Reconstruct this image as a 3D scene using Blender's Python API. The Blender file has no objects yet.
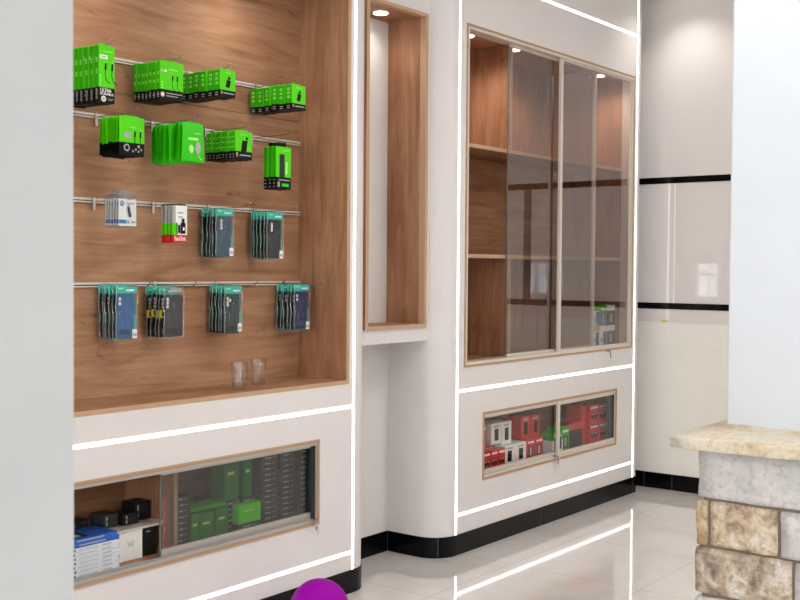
import bpy, math, random
from mathutils import Vector, Matrix
random.seed(7)
S = bpy.context.scene
COL = S.collection
PI = math.pi

# ------------------------------------------------------------------ materials
def lin(c):
    r = []
    for v in c[:3]:
        v /= 255.0
        r.append(v / 12.92 if v <= 0.04045 else ((v + 0.055) / 1.055) ** 2.4)
    return tuple(r) + (1.0,)

def new_mat(name):
    m = bpy.data.materials.new(name)
    m.use_nodes = True
    nt = m.node_tree
    return m, nt, nt.nodes['Principled BSDF']

def mat(name, c, rough=0.5, metal=0.0, spec=0.5, coat=0.0):
    m, nt, b = new_mat(name)
    b.inputs['Base Color'].default_value = lin(c)
    b.inputs['Roughness'].default_value = rough
    b.inputs['Metallic'].default_value = metal
    b.inputs['Specular IOR Level'].default_value = spec
    b.inputs['Coat Weight'].default_value = coat
    b.inputs['Coat Roughness'].default_value = 0.08
    return m

def emit(name, c, s):
    m, nt, b = new_mat(name)
    b.inputs['Base Color'].default_value = (0.8, 0.8, 0.8, 1)
    b.inputs['Emission Color'].default_value = lin(c)
    b.inputs['Emission Strength'].default_value = s
    return m

def noise(nt, vec, scale, detail=4, rough=0.55, dist=0.0):
    n = nt.nodes.new('ShaderNodeTexNoise')
    n.inputs['Scale'].default_value = scale
    n.inputs['Detail'].default_value = detail
    n.inputs['Roughness'].default_value = rough
    n.inputs['Distortion'].default_value = dist
    nt.links.new(vec, n.inputs['Vector'])
    return n.outputs['Fac']

def ramp(nt, fac, stops):
    r = nt.nodes.new('ShaderNodeValToRGB')
    e = r.color_ramp.elements
    while len(e) < len(stops):
        e.new(0.5)
    for k, (p, c) in enumerate(stops):
        e[k].position = p
        e[k].color = lin(c)
    nt.links.new(fac, r.inputs['Fac'])
    return r.outputs['Color']

def mixc(nt, a, b, fac, mode='MIX'):
    n = nt.nodes.new('ShaderNodeMix')
    n.data_type = 'RGBA'
    n.blend_type = mode
    if isinstance(fac, (int, float)):
        n.inputs[0].default_value = fac
    else:
        nt.links.new(fac, n.inputs[0])
    nt.links.new(a, n.inputs[6])
    if isinstance(b, tuple):
        n.inputs[7].default_value = b
    else:
        nt.links.new(b, n.inputs[7])
    return n.outputs[2]

def coords(nt, scale=(1, 1, 1), loc=(0, 0, 0)):
    g = nt.nodes.new('ShaderNodeNewGeometry')
    mp = nt.nodes.new('ShaderNodeMapping')
    mp.inputs['Scale'].default_value = scale
    mp.inputs['Location'].default_value = loc
    nt.links.new(g.outputs['Position'], mp.inputs['Vector'])
    return mp.outputs['Vector']

def wood(name, axis, dark=(148, 107, 78), mid=(174, 131, 100), light=(189, 147, 115), seed=0.0):
    """oak veneer with the grain running along x or z"""
    m, nt, b = new_mat(name)
    long_s, cross = 1.0, 8.0
    if axis == 'x':
        sc = (long_s, cross, cross)
    elif axis == 'z':
        sc = (cross, cross, long_s)
    else:
        sc = (cross, long_s, cross)
    v = coords(nt, sc, (seed, seed * 2.1, seed * 0.7))
    n1 = noise(nt, v, 2.4, 7, 0.62, 0.9)
    col = ramp(nt, n1, [(0.28, dark), (0.5, mid), (0.72, light)])
    v2 = coords(nt, tuple(s * (7 if s > 2 else 2.0) for s in sc), (seed, 0, seed))
    n2 = noise(nt, v2, 1.5, 3, 0.6)
    fine = ramp(nt, n2, [(0.3, (226, 220, 214)), (0.6, (255, 255, 255))])
    col = mixc(nt, col, fine, 0.55, 'MULTIPLY')
    v3 = coords(nt, tuple(s * (0.28 if s > 2 else 1.6) for s in sc), (seed + 3.3, seed, 1.0))
    n3 = noise(nt, v3, 1.3, 2, 0.5, 0.4)
    blot = ramp(nt, n3, [(0.3, (222, 206, 194)), (0.58, (255, 255, 255))])
    col = mixc(nt, col, blot, 0.7, 'MULTIPLY')
    v4 = coords(nt, tuple(s_ * (1.0 if s_ > 2 else 2.6) for s_ in sc), (seed + 7.7, 1.1, seed))
    n4 = noise(nt, v4, 1.9, 4, 0.65, 1.5)
    knot = ramp(nt, n4, [(0.24, (150, 120, 100)), (0.36, (255, 255, 255))])
    col = mixc(nt, col, knot, 0.7, 'MULTIPLY')
    nt.links.new(col, b.inputs['Base Color'])
    b.inputs['Roughness'].default_value = 0.48
    b.inputs['Specular IOR Level'].default_value = 0.22
    return m

def plaster(name, c, rough=0.75, amt=5, bump=0.0):
    m, nt, b = new_mat(name)
    n = noise(nt, coords(nt), 5.0, 5, 0.6)
    col = ramp(nt, n, [(0.3, tuple(max(0, x - amt) for x in c)), (0.7, tuple(min(255, x + amt) for x in c))])
    nt.links.new(col, b.inputs['Base Color'])
    b.inputs['Roughness'].default_value = rough
    if bump:
        n2 = noise(nt, coords(nt), 60.0, 4, 0.6)
        bp = nt.nodes.new('ShaderNodeBump')
        bp.inputs['Strength'].default_value = bump
        bp.inputs['Distance'].default_value = 0.004
        nt.links.new(n2, bp.inputs['Height'])
        nt.links.new(bp.outputs['Normal'], b.inputs['Normal'])
    return m

def stone(name, base, spots, veins, seed, gr=.5, sc=9.0):
    m, nt, b = new_mat(name)
    v = coords(nt, (1, 1, 1), (seed, seed * 1.7, seed * 0.3))
    n1 = noise(nt, v, sc, 8, 0.68, 0.4)
    col = ramp(nt, n1, [(0.36, veins), (0.5, base), (0.63, spots)])
    n2 = noise(nt, v, 55.0, 4, 0.7)
    grain = ramp(nt, n2, [(0.36, (96, 88, 80)), (0.50, (255, 255, 255))])
    col = mixc(nt, col, grain, gr, 'MULTIPLY')
    nt.links.new(col, b.inputs['Base Color'])
    b.inputs['Roughness'].default_value = 0.85
    bp = nt.nodes.new('ShaderNodeBump')
    bp.inputs['Strength'].default_value = 0.6
    bp.inputs['Distance'].default_value = 0.006
    nt.links.new(n1, bp.inputs['Height'])
    nt.links.new(bp.outputs['Normal'], b.inputs['Normal'])
    return m

def glass(name, tint, ior=1.5, rough=0.0, bumpy=0.0, floor_ref=0.0):
    """thin sheet: tinted see-through with a fresnel reflection"""
    m = bpy.data.materials.new(name)
    m.use_nodes = True
    nt = m.node_tree
    nt.nodes.clear()
    out = nt.nodes.new('ShaderNodeOutputMaterial')
    t = nt.nodes.new('ShaderNodeBsdfTransparent')
    t.inputs['Color'].default_value = tuple(tint) + (1,)
    g = nt.nodes.new('ShaderNodeBsdfGlossy')
    g.inputs['Roughness'].default_value = rough
    g.inputs['Color'].default_value = (1, 1, 1, 1)
    f = nt.nodes.new('ShaderNodeFresnel')
    ge = nt.nodes.new('ShaderNodeNewGeometry')
    iv = nt.nodes.new('ShaderNodeMix')
    iv.data_type = 'FLOAT'
    iv.inputs[2].default_value = ior
    iv.inputs[3].default_value = 1.0 / ior
    nt.links.new(ge.outputs['Backfacing'], iv.inputs[0])
    nt.links.new(iv.outputs[0], f.inputs['IOR'])
    mx = nt.nodes.new('ShaderNodeMixShader')
    fac = f.outputs[0]
    if floor_ref:
        a = nt.nodes.new('ShaderNodeMath')
        a.operation = 'MAXIMUM'
        a.inputs[1].default_value = floor_ref
        nt.links.new(fac, a.inputs[0])
        fac = a.outputs[0]
    nt.links.new(fac, mx.inputs[0])
    nt.links.new(t.outputs[0], mx.inputs[1])
    nt.links.new(g.outputs[0], mx.inputs[2])
    nt.links.new(mx.outputs[0], out.inputs[0])
    if bumpy:
        tc = nt.nodes.new('ShaderNodeTexCoord')
        mp = nt.nodes.new('ShaderNodeMapping')
        mp.inputs['Scale'].default_value = (1, 1, 0.3)
        nt.links.new(tc.outputs['Object'], mp.inputs['Vector'])
        n = noise(nt, mp.outputs['Vector'], 70.0, 2, 0.5, 1.0)
        bp = nt.nodes.new('ShaderNodeBump')
        bp.inputs['Strength'].default_value = bumpy
        bp.inputs['Distance'].default_value = 0.01
        nt.links.new(n, bp.inputs['Height'])
        nt.links.new(bp.outputs['Normal'], g.inputs['Normal'])
    return m

def tile_floor(name):
    m, nt, b = new_mat(name)
    v = coords(nt, (1, 1, 1), (-3.77 + 0.658 * 10, 0.295 + 0.658 * 20, 0))
    br = nt.nodes.new('ShaderNodeTexBrick')
    br.offset = 0.0
    br.squash = 1.0
    br.inputs['Scale'].default_value = 1.0
    br.inputs['Brick Width'].default_value = 0.658
    br.inputs['Row Height'].default_value = 0.658
    br.inputs['Mortar Size'].default_value = 0.0022
    br.inputs['Mortar Smooth'].default_value = 0.1
    br.inputs['Color1'].default_value = (1, 1, 1, 1)
    br.inputs['Color2'].default_value = (1, 1, 1, 1)
    br.inputs['Mortar'].default_value = (0, 0, 0, 1)
    nt.links.new(v, br.inputs['Vector'])
    n = noise(nt, coords(nt), 1.7, 7, 0.6, 1.2)
    body = ramp(nt, n, [(0.3, (206, 200, 194)), (0.5, (215, 209, 204)), (0.7, (221, 216, 212))])
    mo = nt.nodes.new('ShaderNodeRGB')
    mo.outputs[0].default_value = lin((188, 181, 175))
    col = mixc(nt, mo.outputs[0], body, br.outputs['Color'])
    nt.links.new(col, b.inputs['Base Color'])
    b.inputs['Roughness'].default_value = 0.07
    b.inputs['Specular IOR Level'].default_value = 0.62
    b.inputs['Coat Weight'].default_value = 0.35
    b.inputs['Coat Roughness'].default_value = 0.03
    return m

M = {}
M['white'] = plaster('white_lacquer', (220, 215, 213), 0.42, 2)
M['white_wall'] = plaster('offwhite_paint', (239, 236, 228), 0.6, 2)
M['gloss_panel'] = mat('glossy_panel', (230, 225, 223), 0.015, 0, 1.0)
M['satin_panel'] = mat('satin_panel', (228, 223, 221), 0.4)
M['pillar_shaded'] = plaster('pale_grey_plaster', (176, 180, 182), 0.85, 2, 0.08)  # same pillar plaster darkened in colour to stand for dimmer light
M['pillar'] = plaster('pillar_plaster', (200, 205, 211), 0.85, 2, 0.08)
M['ceiling'] = mat('ceiling_paint', (235, 233, 230), 0.8)
M['black'] = mat('black_gloss_tile', (8, 9, 11), 0.16, 0, 0.16)
M['joint'] = mat('grey_joint', (56, 60, 68), 0.5)
M['gap'] = mat('pale_joint', (252, 250, 248), 0.4)
M['floor'] = tile_floor('porcelain_tile')
M['wood_x'] = wood('oak_horizontal', 'x')
M['wood_x2'] = wood('oak_horizontal_deep', 'x', (136, 97, 70), (164, 121, 90), (180, 137, 104), 4.2)
M['wood_z'] = wood('oak_vertical', 'z', (144, 101, 73), (170, 125, 94), (186, 142, 110), 2.7)
M['wood_z2'] = wood('oak_vertical_red', 'z', (142, 98, 72), (168, 121, 92), (182, 136, 106), 6.1)
M['edge'] = mat('oak_edge_band', (186, 152, 118), 0.5)
M['edge_dark'] = mat('oak_edge_shadow', (172, 140, 110), 0.5)  # slightly darker oak tone for cabinet frames and niche backing
M['alu'] = mat('champagne_aluminium', (214, 204, 192), 0.36, 0.2)
M['silver'] = mat('brushed_aluminium', (184, 180, 174), 0.36, 0.5)
M['rail'] = mat('rail_aluminium', (214, 204, 192), 0.42, 0.15)
M['steel'] = mat('chrome_steel', (190, 188, 186), 0.22, 0.95)
M['rubber'] = mat('dark_seal', (52, 54, 56), 0.6)
M['glass'] = glass('grey_tinted_glass', (0.74, 0.68, 0.64), 2.0)
M['glass_clear'] = glass('lightly_tinted_glass', (0.92, 0.90, 0.89), 1.5)
M['glass_dark'] = glass('smoke_tinted_glass', (0.62, 0.62, 0.61), 1.62)
M['glass_edge'] = mat('green_glass_edge', (92, 106, 94), 0.15)
M['cup'] = glass('clear_plastic', (0.93, 0.92, 0.91), 1.6, 0.10, 0.0, 0.10)
M['bag'] = glass('clear_film', (0.95, 0.95, 0.95), 1.45, 0.10, 0.9, 0.03)
M['seam'] = glass('folded_film', (0.80, 0.80, 0.80), 1.5, 0.25, 0.0, 0.30)
M['blister'] = glass('clear_blister', (0.90, 0.91, 0.92), 1.5, 0.12, 0.15, 0.06)
M['led'] = emit('led_white', (255, 252, 249), 4.2)
M['spot'] = emit('downlight_lens', (255, 246, 232), 9.0)
M['panel_light'] = emit('light_panel', (255, 252, 248), 3.0)
M['green'] = mat('green_card', (84, 212, 10), 0.42, 0, 0.2)
M['green2'] = mat('green_card_and_side_shade', (48, 170, 10), 0.42, 0, 0.2)  # darker green for prints; also paints shade on the cartons' left sides
M['gcarton'] = mat('mid_green_carton', (36, 124, 22), 0.45, 0, 0.25)
M['dgreen'] = mat('deep_green_pouch', (50, 196, 12), 0.32, 0, 0.3)
M['ink'] = mat('black_print', (10, 11, 11), 0.5, 0, 0.2)
M['dark'] = mat('dark_grey_print', (40, 44, 46), 0.5, 0, 0.25)
M['paper'] = mat('white_print', (236, 236, 232), 0.5)
M['silverink'] = mat('grey_print', (170, 172, 170), 0.45)
M['tan'] = mat('tan_print', (190, 150, 110), 0.5)
M['limetext'] = mat('lime_print', (170, 240, 120), 0.5)
M['teal'] = mat('teal_card', (16, 186, 168), 0.45)
M['tealdark'] = mat('dark_teal_card', (10, 130, 116), 0.45)
M['red'] = mat('red_print', (200, 24, 26), 0.4)
M['hpblue'] = mat('blue_print', (22, 122, 196), 0.4)
M['blue'] = mat('blue_cover', (30, 92, 176), 0.35)
M['navy'] = mat('navy_case', (28, 34, 84), 0.45)
M['slateblue'] = mat('blue_case', (48, 92, 146), 0.45)
M['slate'] = mat('slate_case', (40, 70, 90), 0.45)
M['bottle'] = mat('dark_green_case', (26, 52, 54), 0.45)
M['char'] = mat('charcoal_case', (40, 36, 39), 0.5, 0, 0.25)
M['greycase'] = mat('grey_case', (58, 58, 62), 0.5, 0, 0.25)
M['brown'] = mat('brown_case', (52, 42, 38), 0.5, 0, 0.25)
M['lens'] = mat('pale_lens_ring', (226, 226, 222), 0.3)
M['yellow'] = mat('yellow_sticker', (216, 200, 30), 0.5)
M['gold'] = mat('copper_cord', (190, 122, 74), 0.4, 0.35)
M['page'] = mat('page_edges', (206, 208, 212), 0.7)
M['bookwhite'] = mat('white_spine', (214, 217, 224), 0.45)
M['boxgrey'] = mat('grey_carton', (50, 52, 53), 0.55, 0, 0.3)
M['boxblack'] = mat('black_carton', (26, 25, 25), 0.5, 0, 0.25)
M['purple'] = mat('purple_vinyl', (152, 4, 160), 0.6, 0, 0.1)
M['mortar'] = plaster('mortar', (116, 100, 86), 0.9, 14, 0.3)
M['stone_cap'] = stone('sandstone_cap', (206, 194, 172), (200, 198, 192), (184, 166, 136), 1.0, .3, 6)
M['stone_grey'] = stone('grey_limestone', (190, 187, 185), (206, 202, 198), (174, 172, 172), 3.0, .25, 7)
M['stone_brown'] = stone('mottled_brown_stone', (190, 168, 140), (212, 202, 188), (132, 116, 102), 5.5, .4, 20)
M['stone_ochre'] = stone('ochre_stone', (176, 150, 116), (192, 176, 150), (140, 116, 88), 7.2)
M['stone_dark'] = stone('dark_mottled_stone', (176, 158, 136), (206, 200, 192), (118, 108, 98), 9.4, .45, 16)
M['winframe'] = mat('dark_window_frame', (52, 42, 38), 0.5)
M['post'] = mat('brown_post', (104, 90, 80), 0.5)
M['dimwall'] = plaster('pale_taupe_paint', (205, 196, 188), 0.7, 4)

# ------------------------------------------------------------------ mesh builder
_txt = {}
def text_mesh(s, bold=0.0):
    k = (s, bold)
    if k in _txt:
        return _txt[k]
    cu = bpy.data.curves.new('tmp_text', 'FONT')
    cu.body = s
    cu.size = 1.0
    cu.align_x = 'LEFT'
    cu.offset = bold
    cu.resolution_u = 2
    o = bpy.data.objects.new('tmp_text', cu)
    COL.objects.link(o)
    dg = bpy.context.evaluated_depsgraph_get()
    me = bpy.data.meshes.new_from_object(o.evaluated_get(dg))
    vs = [(v.co.x, v.co.y) for v in me.vertices]
    fs = [tuple(p.vertices) for p in me.polygons]
    bpy.data.objects.remove(o)
    bpy.data.curves.remove(cu)
    bpy.data.meshes.remove(me)
    x0 = min(v[0] for v in vs); x1 = max(v[0] for v in vs)
    y0 = min(v[1] for v in vs); y1 = max(v[1] for v in vs)
    vs = [((x - x0) / (x1 - x0), (y - y0) / (y1 - y0)) for x, y in vs]
    _txt[k] = (vs, fs)
    return _txt[k]

class MB:
    def __init__(s):
        s.v = []; s.f = []; s.mi = []; s.mats = []; s.sm = []
    def m(s, k):
        mm = M[k]
        if mm not in s.mats:
            s.mats.append(mm)
        return s.mats.index(mm)
    def add(s, vs, fs, k, smooth=False):
        b = len(s.v); i = s.m(k)
        s.v += [tuple(p) for p in vs]
        for f in fs:
            s.f.append(tuple(b + j for j in f)); s.mi.append(i); s.sm.append(smooth)
        return s
    def box(s, x0, x1, y0, y1, z0, z1, k):
        vs = [(x, y, z) for x in (x0, x1) for y in (y0, y1) for z in (z0, z1)]
        return s.add(vs, [(0, 1, 3, 2), (4, 6, 7, 5), (0, 4, 5, 1), (2, 3, 7, 6), (0, 2, 6, 4), (1, 5, 7, 3)], k)
    def bbox(s, x0, x1, y0, y1, z0, z1, k, c=0.002):
        """box with its edges chamfered"""
        c = min(c, (x1 - x0) * .45, (y1 - y0) * .45, (z1 - z0) * .45)
        import bmesh
        bm = bmesh.new()
        vs = [bm.verts.new((x, y, z)) for x in (x0, x1) for y in (y0, y1) for z in (z0, z1)]
        for f in [(0, 1, 3, 2), (4, 6, 7, 5), (0, 4, 5, 1), (2, 3, 7, 6), (0, 2, 6, 4), (1, 5, 7, 3)]:
            bm.faces.new([vs[j] for j in f])
        bmesh.ops.bevel(bm, geom=bm.edges[:], offset=c, segments=2, profile=0.5, affect='EDGES')
        bm.verts.index_update()
        s.add([v.co[:] for v in bm.verts], [[v.index for v in f.verts] for f in bm.faces], k)
        bm.free()
        return s
    def prism(s, pts, z0, z1, k, smooth=False):
        """plan polygon (counter-clockwise) extruded upwards"""
        n = len(pts)
        vs = [(x, y, z0) for x, y in pts] + [(x, y, z1) for x, y in pts]
        s.add(vs, [(i, (i + 1) % n, n + (i + 1) % n, n + i) for i in range(n)], k, smooth)
        s.add(vs, [tuple(range(n - 1, -1, -1)), tuple(range(n, 2 * n))], k)
        return s
    def prism_y(s, pts, y0, y1, k):
        """(x,z) outline extruded along y"""
        n = len(pts)
        vs = [(x, y0, z) for x, z in pts] + [(x, y1, z) for x, z in pts]
        return s.add(vs, [tuple(range(n)), tuple(range(2 * n - 1, n - 1, -1))] +
                     [((i + 1) % n, i, n + i, n + (i + 1) % n) for i in range(n)], k)
    def ribbon(s, pts, t, z0, z1, k):
        """wall strip along a plan polyline, thickness t to its left"""
        L = []
        for i, p in enumerate(pts):
            a = Vector(pts[max(0, i - 1)]); b = Vector(pts[min(len(pts) - 1, i + 1)])
            d = (b - a).normalized(); nrm = Vector((-d.y, d.x))
            sc = 1.0
            if 0 < i < len(pts) - 1:
                d1 = (Vector(p) - a).normalized()
                n1 = Vector((-d1.y, d1.x)); sc = 1.0 / max(0.5, nrm.dot(n1))
            L.append((p[0] + nrm.x * t * sc, p[1] + nrm.y * t * sc))
        for i in range(len(pts) - 1):
            q = [pts[i], pts[i + 1], L[i + 1], L[i]]
            vs = [(x, y, z) for z in (z0, z1) for x, y in q]
            s.add(vs, [(0, 1, 5, 4), (1, 2, 6, 5), (2, 3, 7, 6), (3, 0, 4, 7), (3, 2, 1, 0), (4, 5, 6, 7)], k)
        return s
    def tube(s, pts, r, k, n=8):
        pts = [Vector(p) for p in pts]
        rings = []
        for i, p in enumerate(pts):
            d = (pts[min(i + 1, len(pts) - 1)] - pts[max(i - 1, 0)]).normalized()
            up = Vector((0, 0, 1)) if abs(d.z) < 0.9 else Vector((1, 0, 0))
            a = d.cross(up).normalized(); b = d.cross(a)
            rr = r[i] if isinstance(r, (list, tuple)) else r
            rings.append([p + (a * math.cos(2 * PI * j / n) + b * math.sin(2 * PI * j / n)) * rr for j in range(n)])
        vs = [q for g in rings for q in g]
        fs = [(i * n + j, i * n + (j + 1) % n, (i + 1) * n + (j + 1) % n, (i + 1) * n + j)
              for i in range(len(pts) - 1) for j in range(n)]
        s.add(vs, fs, k, True)
        s.add(rings[0], [tuple(range(n - 1, -1, -1))], k)
        s.add(rings[-1], [tuple(range(n))], k)
        return s
    def lathe(s, prof, c, k, n=32):
        """profile of (r,z) about the vertical through c"""
        vs = [(c[0] + r * math.cos(2 * PI * j / n), c[1] + r * math.sin(2 * PI * j / n), c[2] + z) for r, z in prof for j in range(n)]
        fs = [(i * n + j, i * n + (j + 1) % n, (i + 1) * n + (j + 1) % n, (i + 1) * n + j)
              for i in range(len(prof) - 1) for j in range(n)]
        return s.add(vs, fs, k, True)
    # flat prints facing -y
    def rect(s, x0, x1, z0, z1, y, k):
        return s.add([(x0, y, z0), (x1, y, z0), (x1, y, z1), (x0, y, z1)], [(0, 1, 2, 3)], k)
    def poly(s, pts, y, k):
        return s.add([(x, y, z) for x, z in pts], [tuple(range(len(pts)))], k)
    def disc(s, cx, cz, r, y, k, n=16, rz=None):
        rz = rz or r
        return s.poly([(cx + r * math.cos(2 * PI * j / n), cz + rz * math.sin(2 * PI * j / n)) for j in range(n)], y, k)
    def stroke(s, pts, w, y, k):
        for a, b in zip(pts, pts[1:]):
            d = Vector((b[0] - a[0], b[1] - a[1]))
            if d.length < 1e-6:
                continue
            e = d.normalized() * (w * .25); nn = Vector((-d.y, d.x)).normalized() * (w / 2)
            a2 = Vector(a) - e; b2 = Vector(b) + e
            s.poly([tuple(a2 + nn * -1), tuple(b2 - nn), tuple(b2 + nn), tuple(a2 + nn)], y, k)
        return s
    def text(s, t, x0, x1, z0, z1, y, k, bold=0.0):
        vs, fs = text_mesh(t, bold)
        return s.add([(x0 + u * (x1 - x0), y, z0 + w * (z1 - z0)) for u, w in vs], fs, k)
    def build(s, name, parent=None, loc=None, smooth_angle=None):
        """links the collected shapes as ONE mesh object; coordinates are world ones (parent's for a child)"""
        me = bpy.data.meshes.new(name)
        off = Vector(loc) if loc is not None else Vector((0, 0, 0))
        me.from_pydata([tuple(Vector(p) - off) for p in s.v], [], s.f)
        for mm in s.mats:
            me.materials.append(mm)
        for p, i, sm in zip(me.polygons, s.mi, s.sm):
            p.material_index = i
            p.use_smooth = sm
        me.validate()
        me.update()
        o = bpy.data.objects.new(name, me)
        COL.objects.link(o)
        if parent is not None:
            o.parent = parent
        if loc is not None:
            o.location = loc
        return o

def tag(o, label, cat, group=None):
    o['label'] = label; o['category'] = cat
    if group:
        o['group'] = group
    return o

def thing(name, label, cat, loc, group=None, rot=(0, 0, 0)):
    o = bpy.data.objects.new(name, None)
    o.empty_display_size = 0.05
    COL.objects.link(o)
    o.location = loc; o.rotation_euler = rot
    return tag(o, label, cat, group)

def struct(o):
    o['kind'] = 'structure'
    return o

def part(mb, name, root, label=None):
    """child of a thing: world coordinates turned into the thing's own"""
    off = Vector((0, 0, 0)); p = root
    while p is not None:
        off += Vector(p.location); p = p.parent
    mb.v = [tuple(Vector(q) - off) for q in mb.v]
    o = mb.build(name, root)
    if label:
        o['label'] = label
    return o

def dup(root, loc, label, rot=(0, 0, 0)):
    r = root.copy(); COL.objects.link(r)
    r.location = loc; r.rotation_euler = rot; r['label'] = label
    for ch in list(root.children):
        c = ch.copy(); COL.objects.link(c); c.parent = r
        for g in list(ch.children):
            d = g.copy(); COL.objects.link(d); d.parent = c
    return r

ORD = ['frontmost', 'second from front', 'third from front', 'fourth from front', 'fifth from front',
       'sixth from front', 'seventh from front', 'eighth from front', 'ninth from front', 'tenth from front']

# ------------------------------------------------------------------ room shell
XB = 6.576            # right-hand end wall
CEIL = 3.2
struct(MB().box(-4.2, XB + .2, -8.2, .7, -.1, 0, 'floor').build('floor'))
struct(MB().box(-4.2, XB + .2, -8.2, .7, CEIL, CEIL + .1, 'ceiling').build('ceiling'))

def arc(cx, cy, r, a0, a1, n=12):
    return [(cx + r * math.cos(math.radians(a0 + (a1 - a0) * i / n)), cy + r * math.sin(math.radians(a0 + (a1 - a0) * i / n))) for i in range(n + 1)]

def panel_with_openings(mb, x0, x1, z0, z1, holes, t, k):
    xs = sorted({x0, x1} | {h[0] for h in holes} | {h[1] for h in holes})
    zs = sorted({z0, z1} | {h[2] for h in holes} | {h[3] for h in holes})
    for a, b in zip(xs, xs[1:]):
        run = None
        for c, d in zip(zs, zs[1:]):
            mx, mz = (a + b) / 2, (c + d) / 2
            solid = not any(h[0] < mx < h[1] and h[2] < mz < h[3] for h in holes)
            if solid:
                run = (run[0], d) if run else (c, d)
            if not solid and run:
                mb.box(a, b, 0, t, run[0], run[1], k); run = None
        if run:
            mb.box(a, b, 0, t, run[0], run[1], k)

LX0 = 0.75
NICHE = (1.25, 3.582, .903, 2.60)
CAB1 = (1.55, 3.394, .336, .689)
CAB2 = (4.45, 6.292, .914, 2.59)
CAB3 = (4.622, 6.098, .334, .677)
T = .022
LR = .115; LXR = 3.742          # left unit's rounded end
RR = .13; RXL = 4.258           # right unit's rounded start
w = MB()
panel_with_openings(w, LX0, LXR - LR, 0, CEIL, [NICHE, CAB1], T, 'white')
w.prism(arc(LXR - LR, LR, LR, -90, 0) + [(LXR, .318), (LXR - .02, .318)] + arc(LXR - LR, LR, LR - .02, 0, -90), 0, CEIL, 'white')
w.box(LX0, LX0 + .02, T, .42, 0, CEIL, 'white')
struct(w.build('wall_left'))
# recess between the two display walls, and the panel bridging its upper half
w = MB()
w.box(LXR - .015, RXL + .015, .318, .338, 0, 1.2, 'white')
N2 = (3.775, 4.236, 1.12, 2.60)
BY = .085
def bridge(mb, x0, x1, z0, z1):
    mb.box(x0, x1, BY, BY + .02, z0, z1, 'white')
bridge(w, LXR - .015, N2[0], 1.053, CEIL); bridge(w, N2[1], RXL + .03, 1.053, CEIL)
bridge(w, N2[0], N2[1], 1.053, N2[2]); bridge(w, N2[0], N2[1], N2[3], CEIL)
w.box(LXR - .015, RXL + .015, BY + .02, .318, 1.053, 1.073, 'white')
struct(w.build('wall_left'))
w = MB()
xa, xb = RXL + RR, 6.362
panel_with_openings(w, xa, xb, 0, CEIL, [CAB2, CAB3], T, 'white')
w.prism(list(reversed(arc(RXL + RR, RR, RR, 270, 180))) and ([(RXL, .318)] + arc(RXL + RR, RR, RR, 180, 270) + arc(RXL + RR, RR, RR - .02, 270, 180) + [(RXL + .02, .318)]), 0, CEIL, 'white')
w.prism(arc(xb, .055, .055, -90, 0) + [(xb + .055, .44), (xb + .035, .44)] + arc(xb, .055, .035, 0, -90), 0, CEIL, 'white')
struct(w.build('wall_left'))
struct(MB().box(LX0, XB + .1, .44, .6, 0, CEIL, 'white_wall').build('wall_left'))

# plinth of black gloss tile that follows the curves
bl = MB()
path1 = [(LX0, -.004), (LXR - LR, -.004)] + arc(LXR - LR, LR, LR + .004, -90, 0)[1:] + [(LXR + .004, .314)]
bl.ribbon(path1, .010, 0, .1, 'black')
path2 = [(LXR, .314), (RXL, .314)]
bl.ribbon(path2, .010, 0, .1, 'black')
path3 = [(RXL - .004, .314), (RXL - .004, RR)] + arc(RXL + RR, RR, RR + .004, 180, 270)[1:] + [(xb, -.004)] + arc(xb, .055, .059, -90, 0)[1:] + [(xb + .059, .44)]
bl.ribbon(path3, .010, 0, .1, 'black')
for (x, y, dx, dy) in [(RXL - .0043, .3125, .001, .002), (4.292, .0345, .0025, .0025), (6.335, -.0043, .0025, .0006), (2.75, -.0043, .0025, .0006), (5.2, -.0043, .0015, .0004)]:
    bl.box(x - dx, x + dx, y - dy, y + dy, 0, .1, 'joint')
struct(bl.build('baseboard_left'))

# right-hand end wall: glossy cabinets over a painted wall
w = MB()
w.box(XB, XB + .1, -8.2, .44, 0, 1.063, 'white_wall')
w.box(XB, XB + .1, -8.2, .44, 1.066, 1.150, 'gloss_panel')
w.box(XB + .003, XB + .1, -8.2, .44, 1.063, 1.066, 'gap')
w.box(XB - .004, XB + .1, -8.2, .44, 1.150, 1.189, 'black')
w.box(XB, XB + .1, -.146, .44, 1.189, 1.946, 'gloss_panel')
w.box(XB, XB + .1, -.81, -.154, 1.189, 1.946, 'gloss_panel')
w.box(XB, XB + .1, -8.2, -.865, 1.189, 1.946, 'gloss_panel')
w.box(XB - .001, XB + .1, -.154, -.146, 1.189, 1.946, 'gap')
w.box(XB - .006, XB + .1, -.865, -.81, 1.189, 1.946, 'post')
w.box(XB - .004, XB + .1, -8.2, .44, 1.946, 1.986, 'black')
w.box(XB, XB + .1, -8.2, .44, 1.986, CEIL, 'satin_panel')
struct(w.build('wall_right'))
b = MB()
b.box(XB - .008, XB, -8.2, .44, 0, .1, 'black')
for y in (.03, -.16, -.5, -.85):
    b.box(XB - .0085, XB - .008, y - .002, y + .002, 0, .1, 'joint')
struct(b.build('baseboard_right'))
tag(MB().box(XB - .003, XB, -.112, -.073, 1.068, 1.080, 'yellow').build('sticker', None, (XB, -.092, 1.068)),  # small flat patch of yellow on the panel
    'small yellow mark on the end wall just under the lower black band', 'sticker')

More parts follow.
